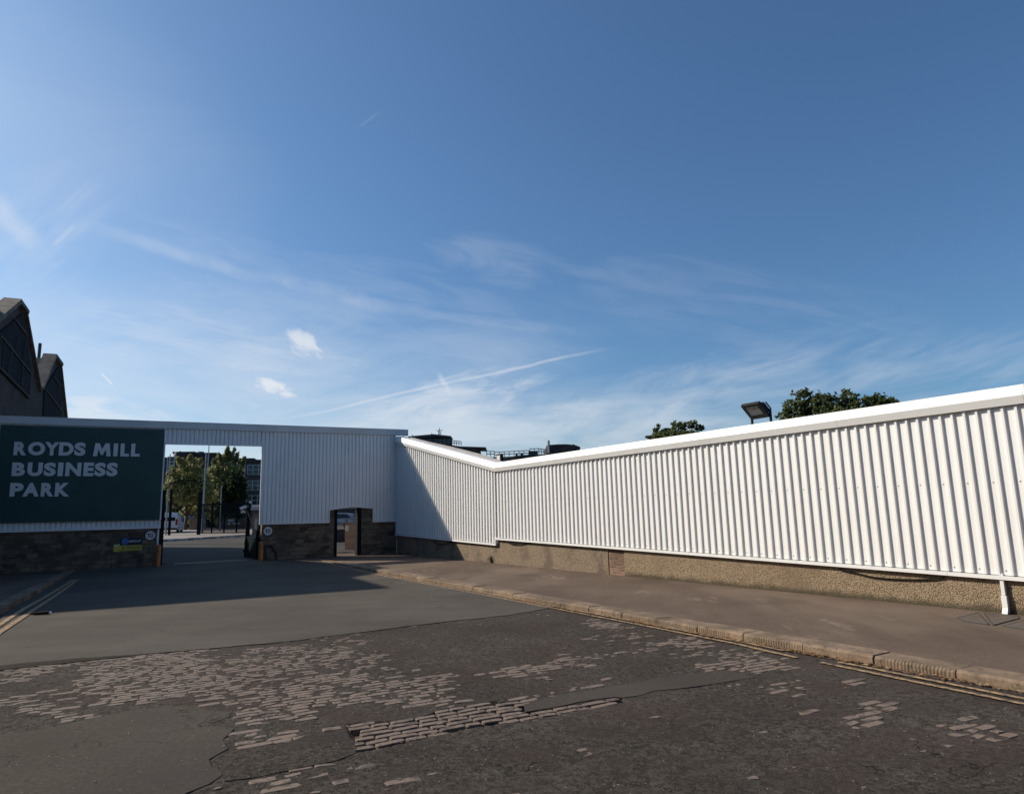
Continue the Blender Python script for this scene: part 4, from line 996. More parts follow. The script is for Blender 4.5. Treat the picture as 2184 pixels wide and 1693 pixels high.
# ------------------------------------------------------------------ trees
def leaves(mb, cen, rad_, n, size, spike=0):
    for _ in range(n):
        d = rng.normal(size=3); d /= np.linalg.norm(d); r = rng.random()**(1/2.2)
        p = np.array(cen)+d*r*np.array(rad_)
        leaf1(mb, p, size)
def leaf1(mb, p, size):
    a = rng.normal(size=3); a /= np.linalg.norm(a); b = np.cross(a, rng.normal(size=3)); b /= np.linalg.norm(b)+1e-9
    s = size*(.6+.8*rng.random()); a = a*s; b = b*s*.55
    mb.add([p-a, p+b*.9-a*.2, p+a, p-b*.9-a*.1], [(0, 1, 2, 3)])
def tree(label, base, blobs, trunk, leafm, size, dens, group=None, spikes=(), fork=True):
    """blobs: list of (centre, radii); each carries many small clumps, with gaps between"""
    t = thing('tree', label, 'tree', tuple(base), 0, group); base = np.array(base)
    tb = MB(); top = np.mean([np.array(c) for c, r in blobs], 0)-base
    r0_ = trunk; fk = top*np.array([.3, .3, .45]); fk[2] = max(top[2]*.4, 1.0)
    tb.tube([(0, 0, -.3), fk*np.array([.5, .5, .5]), fk], r0_, 8, r0_*.7)
    for c, r in blobs:
        e = np.array(c)-base; m = (fk+e)/2+rng.normal(size=3)*.25
        tb.tube([fk, m, e+np.array([0, 0, r[2]*.3])], r0_*.42, 6, r0_*.08)
        for _ in range(3):
            q = e+rng.normal(size=3)*np.array(r)*.5; tb.tube([m, (m+q)/2+rng.normal(size=3)*.15, q], r0_*.16, 5, r0_*.03)
    tb.build('trunk', M['bark'], t, smooth=True)
    lb = MB()
    for c, r in blobs:
        c = np.array(c)-base; vol = r[0]*r[1]*r[2]; nc = max(6, int(dens*(r[0]*r[1]+r[0]*r[2]+r[1]*r[2])))
        for _ in range(nc):
            d = rng.normal(size=3); d /= np.linalg.norm(d); rr = .45+.58*rng.random()**.7
            cc = c+d*rr*np.array(r); cs = min(r)*(.10+.14*rng.random())
            for _ in range(int(12+12*rng.random())):
                leaf1(lb, cc+rng.normal(size=3)*cs*np.array([1, 1, .7]), size)
    for (p, q_) in spikes:
        p = np.array(p)-base; q_ = np.array(q_)-base
        tb2 = np.linalg.norm(q_-p); k = int(tb2/size*4.5)
        for i in range(k):
            s = i/k; pt = p+(q_-p)*s
            for _ in range(6): leaf1(lb, pt+rng.normal(size=3)*size*1.0*(1.1-.8*s), size)
    lb.build('crown', leafm, t)
    return t
def ph(X, Y, d, r): c = at(X, Y, d); k = d/F; return (tuple(c), (r[0]*k, r[0]*k*.9, r[1]*k))
def gz(X, d):
    dd = ray(X, 1150); t = d/math.hypot(dd[0], dd[1]); x, y = t*dd[0], t*dd[1]; return np.array([x, y, road_z(x, y)])
d = 82
sp = lambda a: [(at(p[0], p[1], d), at(q[0], q[1], d)) for p, q in a]
zt2 = lambda x, y: (319.9+.18886*x, 906.4+.18886*y)
tree('large leafy tree with yellow green sunlit upright shoots behind the left of the gateway', gz(394, d),
     [ph(382, 1030, d, (24, 22)), ph(404, 1012, d, (20, 20)), ph(425, 1020, d, (18, 18)), ph(372, 1050, d, (22, 24)), ph(400, 1045, d, (28, 26)), ph(428, 1042, d, (24, 28)), ph(362, 1066, d, (11, 13)), ph(412, 1085, d+1, (16, 16)), ph(440, 1070, d+1, (22, 26)), ph(392, 1092, d+3, (10, 10))],
     .22, M['leaf_y'], .17, 13, None, sp([((385, 995), (378, 975)), ((404, 985), (405, 972)), ((395, 1000), (388, 978)), ((372, 1020), (367, 995)), ((425, 990), (430, 978)), ((360, 1045), (359, 1006)), ((414, 985), (418, 980)), ((410, 990), (406, 970))]))
d = 92
tree('taller dark tree with a thin spiky top behind the right of the gateway', gz(470, d),
     [ph(486, 1012, d, (24, 20)), ph(460, 1018, d, (24, 22)), ph(507, 1022, d, (16, 18)), ph(480, 1040, d, (34, 30)), ph(455, 1060, d, (26, 30)), ph(500, 1050, d, (22, 26)), ph(470, 1085, d, (34, 24)), ph(505, 1075, d, (14, 16))],
     .22, M['leaf_o'], .19, 13, None, sp([((478, 990), (486, 952)), ((470, 990), (467, 966)), ((492, 985), (500, 956)), ((500, 990), (507, 965)), ((512, 1000), (522, 974)), ((484, 985), (490, 962)), ((460, 1000), (455, 980))]))
d = 100
tree('low dark evergreen mass under the big trees behind the gateway', gz(500, d), [ph(505, 1030, d-12, (16, 24)), ph(490, 1060, d-10, (26, 30)), ph(455, 1095, d, (30, 22)), ph(385, 1095, d+5, (22, 16)), ph(490, 1095, d-5, (24, 22)), ph(425, 1100, d+5, (26, 18))], .3, M['leaf_d'], .26, 22)
d = 40
tree('broad dark green tree crown rising behind the side wall, right of the floodlight', gz(1790, d),
     [ph(1712, 845, d, (17, 14)), ph(1740, 858, d, (26, 18)), ph(1700, 872, d, (30, 18)), ph(1680, 888, d, (22, 14)), ph(1770, 862, d, (24, 18)), ph(1808, 850, d, (20, 17)), ph(1835, 862, d, (24, 15)), ph(1872, 855, d, (22, 14)), ph(1895, 862, d, (20, 12)), ph(1760, 890, d, (60, 20)), ph(1840, 885, d, (60, 20)), ph(1800, 930, d, (110, 45))],
     .4, M['leaf_m'], .10, 40)
d = 60
tree('distant dark clumpy tree crown behind the side wall, left of the floodlight', gz(1450, d),
     [ph(1402, 916, d, (9, 11)), ph(1425, 920, d, (14, 9)), ph(1447, 910, d, (15, 12)), ph(1476, 906, d, (9, 9)), ph(1492, 912, d, (12, 7)), ph(1440, 932, d, (55, 12)), ph(1386, 932, d, (9, 5)), ph(1450, 960, d, (70, 30))],
     .4, M['leaf_m'], .13, 36)

# ------------------------------------------------------------------ background buildings
def bframe(X, dist, yaw): 
    b_ = gz(X, dist); return b_, yaw
def wins(t, xs__, zs__, w, h, y, n_mull=2):
    for zc_ in zs__:
        for xc_ in xs__:
            f = MB(); f.box(xc_-w/2, xc_+w/2, y-.05, y+.05, zc_-h/2, zc_-h/2+.1); f.box(xc_-w/2, xc_+w/2, y-.05, y+.05, zc_+h/2-.1, zc_+h/2)
            f.box(xc_-w/2, xc_+w/2, y-.04, y+.05, zc_-.05, zc_+.05)
            for k in range(n_mull+1):
                xm = xc_-w/2+k*w/n_mull; f.box(xm-.06, xm+.06, y-.045, y+.045, zc_-h/2+.1, zc_+h/2-.1)
            fo = f.build('window', M['frame_white'], t)
            g_ = MB(); g_.box(xc_-w/2, xc_+w/2, y+.0, y+.03, zc_-h/2, zc_+h/2); g_.build('pane', M['glass'], fo)
d = 140; k = d/F
bb = gz(535, d); yaw = 0.0
B = thing('office_block', 'long brown brick office block with rows of white framed windows seen through the gateway', 'building', tuple(bb), rad(18))
b = MB(); HT = at(540, 984, d)[2]-bb[2]
b.box(-14, 26, 0, 14, -1, HT); b.build('wall', M['brick_far'], B)
b = MB(); b.box(-14.2, 26.2, -.25, 14.2, HT, HT+.35); b.build('roof_edge', M['metal_dark'], B)
for Yw in (1001.5, 1035, 1067):
    zc_ = at(540, Yw, d)[2]-bb[2]
    wins(B, [-12+4.3*i for i in range(9)], [zc_], 3.9, 1.9, -.06, 4)
d2 = 132; bb = gz(410, d2); kk = d2/F
B = thing('brick_tower_block', 'dark flat roofed brick stair block behind the left tree in the gateway', 'building', tuple(bb), rad(10))
b = MB(); h1 = at(385, 966, d2)[2]-bb[2]; h2 = at(430, 969, d2)[2]-bb[2]; xw0 = (368-410)*kk; xw1 = (405-410)*kk; xw2 = (444-410)*kk
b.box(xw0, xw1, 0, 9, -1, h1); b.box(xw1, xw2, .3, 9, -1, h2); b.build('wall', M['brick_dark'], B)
b = MB(); b.box(xw0-.15, xw1+.15, -.15, 9, h1, h1+.3); b.box(xw1+.16, xw2+.2, .1, 9, h2, h2+.3); b.build('roof_edge', M['metal_dark'], B)
b = MB(); b.tube([((408-410)*kk, 3, h1), ((408-410)*kk, 3, h1+.55)], .9, 10, .6); b.build('roof_vent', M['metal_dark'], B)
d3 = 118; bb = gz(346, d3); kk = d3/F
B = thing('brick_building', 'dark brick building with a thin chimney at the far left of the gateway view', 'building', tuple(bb), rad(8))
h3 = at(355, 975, d3)[2]-bb[2]; b = MB(); b.box(-6, (369-346)*kk, 0, 8, -1, h3); b.build('wall', M['brick_dark'], B)
b = MB(); b.box((363.5-346)*kk, (365.8-346)*kk, 1, 1.3, h3, at(364, 961, d3)[2]-bb[2]); b.build('chimney', M['brick_dark'], B)
b = MB(); b.tube([((356-346)*kk, 2, h3), ((356-346)*kk, 2, h3+1.0)], .7, 10, .3); b.build('roof_cowl', M['metal_dark'], B)
wins(B, [(366-346)*kk-1.0], [at(365, 985, d3)[2]-bb[2], at(365, 1003, d3)[2]-bb[2]], 1.0, 1.6, -.06, 1)
# infill brick block between
d4 = 150; bb = gz(480, d4); kk = d4/F
B = thing('long_roof_building', 'low dark building with white rooflights behind the spiky tree in the gateway', 'building', tuple(bb), rad(12))
h4 = at(470, 977, d4)[2]-bb[2]; b = MB(); b.box((440-480)*kk, (528-480)*kk, 0, 9, -1, h4); b.build('wall', M['brick_dark'], B)
for X in (455, 463, 473): b = MB(); b.box((X-480)*kk, (X+5-480)*kk, -.08, -.003, at(X, 985, d4)[2]-bb[2], at(X, 982, d4)[2]-bb[2]); b.build('rooflight', M['frame_white'], B)
# roofs above the side wall: glazed penthouse, long slab, railings, brick lift room
d5 = 95; kk = d5/F; bb = gz(960, d5)
B = thing('penthouse_building', 'dark flat roofed building with a glazed rooftop room behind the dip of the side wall', 'building', tuple(bb), 0)
zt3 = lambda x, y: ((1500+.22894*x)*.53320, (1680+.22894*y)*.53320)
def L5(X): return (X-960)*kk
def H5(X, Y): return at(X, Y, d5)[2]-bb[2]
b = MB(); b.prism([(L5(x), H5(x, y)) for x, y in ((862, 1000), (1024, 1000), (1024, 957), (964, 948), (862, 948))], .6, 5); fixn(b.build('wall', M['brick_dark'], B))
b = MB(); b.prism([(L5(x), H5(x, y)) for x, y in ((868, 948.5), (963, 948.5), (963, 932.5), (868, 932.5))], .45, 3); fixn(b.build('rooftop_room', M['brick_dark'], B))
b = MB()
xa, ya = zt3(1040, 240); xb, yb = zt3(1345, 275); xl, yl = zt3(600, 272)
for (X0, Y0, X1, Y1, h_, yy) in ((xl, yl, xa, ya, 1.0, 0),):
    b.add([(L5(X0), 0, H5(X0, Y0+6)), (L5(X1), 0, H5(X1, Y1+6)), (L5(X1), 0, H5(X1, Y1)), (L5(X0), 0, H5(X0, Y0)), (L5(X0), 3, H5(X0, Y0+6)), (L5(X1), 3, H5(X1, Y1+6)), (L5(X1), 3, H5(X1, Y1)), (L5(X0), 3, H5(X0, Y0))], [(0, 1, 2, 3), (7, 6, 5, 4), (0, 4, 5, 1), (3, 2, 6, 7), (0, 3, 7, 4), (1, 5, 6, 2)])
b.add([(L5(xa), 0, H5(xa, ya+5)), (L5(xb), 0, H5(xb, yb+4)), (L5(xb), 0, H5(xb, yb)), (L5(xa), 0, H5(xa, ya)), (L5(xa), 3, H5(xa, ya+5)), (L5(xb), 3, H5(xb, yb+4)), (L5(xb), 3, H5(xb, yb)), (L5(xa), 3, H5(xa, ya))], [(0, 1, 2, 3), (7, 6, 5, 4), (0, 4, 5, 1), (3, 2, 6, 7), (0, 3, 7, 4), (1, 5, 6, 2)])
b.build('parapet', M['metal_dark'], B)
for xa_, xb_ in ((925, 963), (868, 922)): b = MB(); b.box(L5(xa_), L5(xb_), .3, .4, H5(xb_, 948), H5(xb_, 935)); b.build('glazing', M['glass'], B)
for X in (926, 935, 944, 953, 962, 885, 892, 900, 910): b = MB(); b.box(L5(X), L5(X)+.12, .15, .28, H5(X, 948 if X > 920 else 946), H5(X, 935)); b.build('mullion', M['bar_grey'], B)
b = MB(); xa, ya = zt3(1345, 410); xb, yb = zt3(1950, 492)
b.add([(L5(xa)-10, .5, H5(xa, ya)), (L5(xb), .5, H5(xb, yb)), (L5(xb), .5, H5(xb, yb)+.18), (L5(xa)-10, .5, H5(xa, ya)+.3), (L5(xa)-10, 5, H5(xa, ya)), (L5(xb), 5, H5(xb, yb)), (L5(xb), 5, H5(xb, yb)+.18), (L5(xa)-10, 5, H5(xa, ya)+.3)], [(0, 1, 2, 3), (7, 6, 5, 4), (0, 4, 5, 1), (3, 2, 6, 7), (0, 3, 7, 4), (1, 5, 6, 2)])
b.build('roof_slab', M['metal_dark'], B)
for (x_, y0_, y1_) in ((1105, 85, 240), (1088, 130, 240), (1128, 140, 240), (965, 175, 232), (618, 200, 265)):
    X0, Y0 = zt3(x_, y0_); X1, Y1 = zt3(x_, y1_); b = MB(); b.tube([(L5(X0), 3, H5(X1, Y1)-.3), (L5(X0), 3, H5(X0, Y0))], .05, 5)
    if x_ in (1105, 965): b.tube([(L5(X0)-.5, 3, H5(X0, Y0)-.35), (L5(X0)+.5, 3, H5(X0, Y0)-.35)], .035, 4)
    b.build('aerial', M['metal_dark'], B)
def railing(t, X0, Y0, X1, Y1, Lf, Hf, hpx, n, y=1.0):
    b = MB()
    for s in (0, .5): b.tube([(Lf(X0), y, Hf(X0, Y0+hpx*s)), (Lf(X1), y, Hf(X1, Y1+hpx*s))], .05, 5)
    for i in range(n+1):
        X = X0+(X1-X0)*i/n; Yt = Y0+(Y1-Y0)*i/n; b.tube([(Lf(X), y, Hf(X, Yt+hpx)), (Lf(X), y, Hf(X, Yt))], .045, 5)
    b.build('railing', M['metal'], t)
p = zt3(1350, 345); q_ = zt3(1515, 362); railing(B, p[0], p[1], q_[0], q_[1], L5, H5, 9, 4)
d6 = 80; kk6 = d6/F; bb = gz(1130, d6)
B = thing('roof_plant_building', 'low dark roof with handrails, plant boxes and brick lift room behind the side wall', 'building', tuple(bb), 0)
L6 = lambda X: (X-1130)*kk6; H6 = lambda X, Y: at(X, Y, d6)[2]-bb[2]
def y6(x, y): return (1900+.25183*x)*.53320, (1700+.25183*y)*.53320
def quad_body(mb, P, y0, y1, Lf, Hf):
    """P: photo outline, extruded in depth"""
    mb.prism([(Lf(X), Hf(X, Y)) for X, Y in P], y0, y1)
b = MB(); quad_body(b, [y6(*p) for p in ((240, 700), (1700, 700), (1700, 440), (900, 450), (600, 485), (240, 495))], 1.2, 12, L6, H6); fixn(b.build('wall', mat('roof_felt', (.10, .09, .075), .9, (.14, .125, .10), 2, 4), B))
b = MB(); quad_body(b, [y6(*p) for p in ((1190, 520), (1720, 520), (1725, 330), (1640, 300), (1505, 288), (1360, 292), (1190, 305))], 0.6, 8, L6, H6); fixn(b.build('lift_room', M['brick_dark'], B))
X0, Y0 = y6(1218, 238); X1, Y1 = y6(1218, 440); b = MB(); b.tube([(L6(X0), .3, H6(X1, Y1)), (L6(X0), .3, H6(X0, Y0))], .14, 8); b.build('flue', M['metal'], B)
b = MB(); quad_body(b, [y6(*p) for p in ((1600, 320), (1660, 320), (1655, 292), (1630, 272), (1600, 290))], 1.5, 3, L6, H6); fixn(b.build('roof_cowl', M['metal_dark'], B))
for P in (((885, 480), (1045, 480), (1045, 400), (900, 395)), ((760, 490), (810, 490), (805, 430), (765, 432)), ((680, 490), (725, 490), (715, 430), (690, 440))):
    b = MB(); quad_body(b, [y6(*p) for p in P], .8, 2.0, L6, H6); fixn(b.build('plant_box', mat('green_plant_unit', (.03, .045, .045), .6), B))
for (a_, c_, n_) in (((220, 405), (345, 402), 2), ((345, 418), (900, 388), 7), ((915, 365), (1060, 358), 2), ((1060, 358), (1180, 378), 3)):
    p = y6(*a_); q_ = y6(*c_); railing(B, p[0], p[1], q_[0], q_[1], L6, H6, 11, n_, .9)

# ------------------------------------------------------------------ things seen through the gateway
# far pavement and road beyond the yard
def strip(name, L_, m, lift): return overlay(name, [tuple(ghit(x, y)[:2]) for x, y in L_], m, lift, .03, road_z, 3.0, .06)
yard = [tuple(C0+GD*(u)+GN*(-1.5)) for u in (-9.4, -6.1)]+[tuple(C0+GD*(-1)+GN*(-3.0)), tuple(C0+GD*(6)+GN*(-24.0)), tuple(C0+GD*(-40)+GN*(-24.0)), tuple(C0+GD*(-16)+GN*(-3.0))]
overlay('yard', yard, M['yard'], .010, .02, road_z, 3.0, .03)
# the kerb of the far pavement
KA, KB = ghit(300, 1158.0), ghit(560, 1141.5); dk = (KB-KA)[:2]; Lk = float(np.hypot(*dk)); b = MB()
x = 0
while x < Lk*1.6: b.box(x-.5*Lk*0, x+.88, -.12, .18, -.15, .20); x += .9
o = struct(b.build('far_kerb', M['kerb_white'])); o.location = tuple(KA); o.rotation_euler = (0, 0, math.atan2(dk[1], dk[0]))
nk = np.array([-dk[1], dk[0]])/Lk
a4 = [KA[:2]-dk*.4, KB[:2]+dk*.9, KB[:2]+dk*.9+nk*30, KA[:2]-dk*.4+nk*30]
overlay('far_road', [tuple(p+nk*.18) for p in a4[:2]]+[tuple(p) for p in a4[2:]], M['concrete'], .15, .02, road_z, 3.0, .2)
def lamppost(X, Yb, Yt, dist, r, label, arm=0, grp='slim grey lamp posts beyond the gateway'):
    P = gz(X, dist); h = at(X, Yt, dist)[2]-P[2]; Xt = X
    t = thing('lamp_post', label, 'lamp post', tuple(P), 0, grp)
    b = MB(); b.tube([(0, 0, -.2), (0, 0, h*.2)], r*1.3, 8); b.tube([(0, 0, h*.2), (0, 0, h)], r, 8, r*.6); b.build('column', M['metal'], t)
    if arm:
        b = MB(); b.tube([(0, 0, h-.1), (arm*.5, 0, h+.1), (arm, 0, h+.05)], r*.4, 6); b.build('arm', M['metal'], t)
        b = MB(); b.box(min(arm, arm*1.5), max(arm, arm*1.5), -.12, .12, h-.02, h+.1); b.build('lamp_head', M['metal'], t)
    return t
lamppost(430.5, 1133, 966, 68, .085, 'tall pale lamp post in the middle of the gateway view')
lamppost(352.5, 1131, 968, 66, .065, 'tall pale lamp post at the left edge of the gateway view')
lamppost(467.5, 1115, 1035, 72, .06, 'thin short pole in front of the dark tree behind the gateway')
lamppost(436, 1110, 945, 90, .09, 'tall dark mast with a bracket rising behind the middle lamp post', -2.0, None)
# dark railing and gates beyond
def fence(X0, X1, Y0, Y1, hpx, label, n):
    P, Q_ = gz(X0, 67), gz(X1, 65); dd_ = (Q_-P)[:2]; L_ = float(np.hypot(*dd_)); dist = math.hypot(P[0], P[1]); h = hpx/F*dist
    t = thing('railing_fence', label, 'fence', tuple(P), math.atan2(dd_[1], dd_[0]))
    b = MB(); b.box(0, L_, -.03, .03, .1, .18); b.box(0, L_, -.03, .03, h-.15, h-.07)
    for i in range(n+1): b.box(L_*i/n-.015, L_*i/n+.015, -.015, .015, 0, h)
    b.build('rails', M['gate_green'], t)
    for i in range(5): b = MB(); b.box(L_*i/4-.06, L_*i/4+.06, -.06, .06, -.3, h+.1); b.build('post', M['gate_green'], t)
    return t
fence(424, 530, 1136, 1134, 60, 'tall dark railing fence across the street beyond the gateway', 60)
b = MB(); P = gz(420, 64); dist = 64; kz = dist/F
b.box(-.3*kz*1, 5*kz, -.1, .1, -.2, 85*kz); 
xs4 = []; top = []
for i in range(13):
    s = i/12; X = 352+ (422-352)*s; Y = 1046-22*math.sin(math.pi*min(1, s*.62+.12))+ (4 if s < .1 else 0); c = at(X, Y, dist); top.append((c[0]-P[0], c[1]-P[1], c[2]-P[2]))
b.tube(top, 1.3*kz, 6)
b.box(top[0][0]-.07, top[0][0]+.07, -.1, .1, -.2, top[0][2])
o = b.build('arched_gateway', M['gate_green']); o.location = tuple(P); tag(o, 'dark arched metal entrance frame under the trees beyond the gateway', 'arch')
# boundary walls, boards, hut
def block(name, X0, X1, Yt, Yb, m, label, cat, depth=.3, dist=None, yaw=0, part=None, bevel=0):
    P = ghit((X0+X1)/2, Yb) if dist is None else gz((X0+X1)/2, dist)
    dist = math.hypot(P[0], P[1]); kz = dist/F; w = (X1-X0)*kz/2; zt_ = at((X0+X1)/2, Yt, dist)[2]-P[2]; zb_ = 0 if dist is None else min(0, 0)
    return P, kz, w, zt_
P, kz, w, zt_ = block('x', 404, 424, 1108, 1132.5, None, '', '')
b = MB(); b.box(-w, w, 0, .3, -.2, zt_); b.box(-w-.05, w+.05, -.05, .35, zt_, zt_+.12)
o = b.build('brick_garden_wall', M['brick_red']); o.location = tuple(P); tag(o, 'low reddish brick wall left of the middle lamp post beyond the gateway', 'wall')
for X0, X1, Yt, Yb, mm, lb in ((374, 386, 1109.5, 1120, M['brick_pier'], 'small pinkish board between the white van and the tree trunk'), (393, 402, 1109, 1117, M['yellow'], 'small yellow board right of the tree trunk')):
    P = ghit((X0+X1)/2, 1131.5); dist = math.hypot(P[0], P[1]); kz = dist/F; zz0, zz1_ = at(X0, Yb, dist)[2]-P[2], at(X0, Yt, dist)[2]-P[2]
    t = thing('notice_board', lb, 'board', tuple(P), 0); w = (X1-X0)*kz/2
    b = MB(); b.box(-w, w, -.04, 0, zz0, zz1_); b.build('panel', mm, t)
    b = MB(); b.box(-w+.05, -w+.12, 0, .06, -.1, zz1_-.05); b.box(w-.12, w-.05, 0, .06, -.1, zz1_-.05); b.build('legs', M['black'], t)
P = ghit(499, 1128); dist = 88; P = gz(499, dist); kz = dist/F
b = MB(); b.box(-35*kz, 35*kz, 0, .3, -.5, at(499, 1106, dist)[2]-P[2]); o = b.build('brick_boundary_wall', M['brick_red']); o.location = tuple(P); tag(o, 'long dark red boundary wall behind the railings beyond the gateway', 'wall')
b = MB()
for xo, zo_, w_, h_ in ((-13, 1100, 12, 6), (-14, 1106.5, 7, 4), (-4, 1106, 14, 3)): 
    zc_ = at(499, zo_+10, dist)[2]-P[2]; b.box(xo*kz, (xo+w_)*kz, -.05, -.003, zc_-.12, zc_+h_*kz*.5)
o = b.build('wall_notice', M['sign_white']); o.location = tuple(P); tag(o, 'torn pale notices on the dark red boundary wall beyond the gateway', 'notice')
# gate house with flat roof and camera
dist = 41; P = gz(550, dist); kz = dist/F
t = thing('gatehouse', 'small sandy gatehouse with a white flat roof edge behind the right gate leaf', 'building', tuple(P), rad(0))
zr_ = at(545, 1076, dist)[2]-P[2]
b = MB(); b.box(-12*kz, 10*kz, 0, 2.5, -.3, zr_-.30); b.build('wall', M['concrete'], t)
b = MB(); b.box(-13.5*kz, 12*kz, -.25, 2.7, zr_-.30, zr_-.12); b.box(-12*kz, 12*kz, -.15, 2.6, zr_-.12, zr_); b.build('roof', M['frame_white'], t)
b = MB(); b.box(1*kz, 9*kz, -.06, .0, .0, zr_-.9); b.build('door', M['gate_green'], t)
b = MB(); b.box(-5*kz, -2.2*kz, -.14, -.003, zr_-1.35, zr_-.75); b.build('wall_lamp', M['sign_white'], t)
t = thing('security_camera', 'pair of white security cameras on a post behind the right gate leaf', 'camera', tuple(gz(528, 38)), 0)
P = gz(528, 38); kz = 38/F; ZC = lambda Y: at(528, Y, 38)[2]-P[2]
b = MB(); b.tube([(2*kz, 0, -.1), (2*kz, 0, ZC(1075))], .05, 8); b.build('post', M['black'], t)
b = MB(); b.tube([(2*kz, 0, ZC(1080)), (-9*kz, -.1, ZC(1082))], .025, 6); b.build('arm', M['metal'], t)
b = MB(); b.tube([(-3*kz, -.1, ZC(1080)), (-14*kz, -.2, ZC(1085))], .08, 8); b.tube([(-6*kz, -.1, ZC(1091)), (-13*kz, -.1, ZC(1092))], .07, 8); b.tube([(3*kz, 0, ZC(1073)), (3*kz, 0, ZC(1069))], .07, 8); b.build('camera_housing', M['sign_white'], t)

# ------------------------------------------------------------------ vehicles
def car(label, loc, rz, paint, L=4.4, Wc=1.75, Hc=1.48, estate=True, cat='car', name='parked_car', van=False, group=None):
    """side profile extruded with tumblehome, wheels, glass; nose towards -x"""
    t = thing(name, label, cat, loc, rz, group)
    if van: prof = [(-L/2, .35), (-L/2+.02, .9), (-L/2+.55, 1.15), (-L/2+1.2, Hc-.05), (-L/2+1.6, Hc), (L/2-.15, Hc), (L/2, Hc-.35), (L/2, .38)]
    elif estate: prof = [(-L/2, .32), (-L/2+.03, .62), (-L/2+.35, .82), (-L/2+1.15, .95), (-L/2+1.85, Hc-.08), (-L/2+2.3, Hc), (L/2-1.1, Hc-.02), (L/2-.45, Hc-.12), (L/2-.08, .98), (L/2, .85), (L/2-.02, .36)]
    else: prof = [(-L/2, .32), (-L/2+.05, .62), (-L/2+1.0, .9), (-L/2+1.8, Hc), (L/2-1.4, Hc), (L/2-.6, .95), (L/2, .85), (L/2, .35)]
    def w(z): return Wc/2*(1 if z < .95 else 1-.16*(z-.95)/(Hc-.95))
    n = len(prof); vs = [(x, -w(z), z) for x, z in prof]+[(x, w(z), z) for x, z in prof]
    b = MB(); b.add(vs, [tuple(range(n)), tuple(range(2*n-1, n-1, -1))]+[(i, i+n, (i+1) % n+n, (i+1) % n) for i in range(n)])
    fixn(b.build('body', paint, t, bevel=.05))
    b = MB()
    def side(P):
        for s in (-1, 1):
            b = MB(); m = len(P); vs = [(x, s*(w(z)+.004), z) for x, z in P]+[(x, s*(w(z)-.02), z) for x, z in P]
            b.add(vs, [tuple(range(m)), tuple(range(2*m-1, m-1, -1))]+[(i, i+m, (i+1) % m+m, (i+1) % m) for i in range(m)]); fixn(b.build('side_window', M['glass'], t))
    if van: side([(-L/2+.75, 1.12), (-L/2+1.7, 1.12), (-L/2+1.7, Hc-.2), (-L/2+1.25, Hc-.25)])
    else: side([(-L/2+1.35, .99), (L/2-.55, 1.0), (L/2-.85, Hc-.16), (L/2-1.3, Hc-.10), (-L/2+2.25, Hc-.10), (-L/2+1.95, Hc-.16)])
    if van: b.box(L/2-.001, L/2+.012, -.65, .65, Hc-.75, Hc-.42)
    else:
        b.add([(L/2-.10, -.6, 1.02), (L/2-.10, .6, 1.02), (L/2-.40, .52, Hc-.17), (L/2-.40, -.52, Hc-.17), (L/2-.02, -.6, 1.03), (L/2-.02, .6, 1.03), (L/2-.33, .52, Hc-.15), (L/2-.33, -.52, Hc-.15)], [(0, 1, 2, 3), (7, 6, 5, 4), (0, 4, 5, 1), (2, 6, 7, 3), (1, 5, 6, 2), (0, 3, 7, 4)])
    fixn(b.build('rear_window', M['glass'], t))
    for x in (-L/2+.85, L/2-.85):
        for s in (-1, 1):
            b = MB(); yy = s*(Wc/2-.10); ring = []
            b.tube([(x, yy-.11, .32), (x, yy+.11, .32)], .32, 20); wh = b.build('wheel', M['tyre'], t)
            b = MB(); b.tube([(x, yy+s*.10, .32), (x, yy+s*.118, .32)], .215, 16); b.build('rim', M['rim'], wh)
    for s in (-1, 1):
        b = MB(); b.box(L/2-.05, L/2+.02, s*(Wc/2-.16)-.09, s*(Wc/2-.16)+.09, .78 if not van else .8, .98 if not van else 1.35); b.build('tail_light', M['light_red'], t)
    b = MB(); b.box(L/2-.02, L/2+.05, -Wc/2+.08, Wc/2-.08, .36, .55); b.build('bumper', M['metal_dark'] if van else paint, t)
    return t
P = gz(361, 74); dist = 74
car('white panel van parked under the trees at the left edge of the gateway view', tuple(P), rad(-70), M['carwhite'], 4.8, 1.9, at(361, 1094, dist)[2]-P[2], van=True, cat='van', name='parked_van')
# silver estate seen through the doorway, on a raised apron
dist = 46; P = gz(738, dist); zg_ = at(738, 1128, dist)[2]
dh = zg_-P[2]
ap = MB(); kz = dist/F; cdir = rad(2)
# raised apron
b = MB(); b.box(-60*kz, 60*kz, -.9, 6, -.3, dh); o = b.build('raised_apron', M['brick_dark']); struct(o); o.location = tuple(P); o.rotation_euler = (0, 0, cdir)
hcar = at(738, 1093, dist)[2]-zg_
cxr = (757.5-738)*kz; sc_car = hcar/1.48
c = car('silver estate car with its rear end showing through the small doorway', (P[0]+cxr-2.2*sc_car, P[1]+.6, zg_), cdir, M['carsilver']); c.scale = (sc_car,)*3
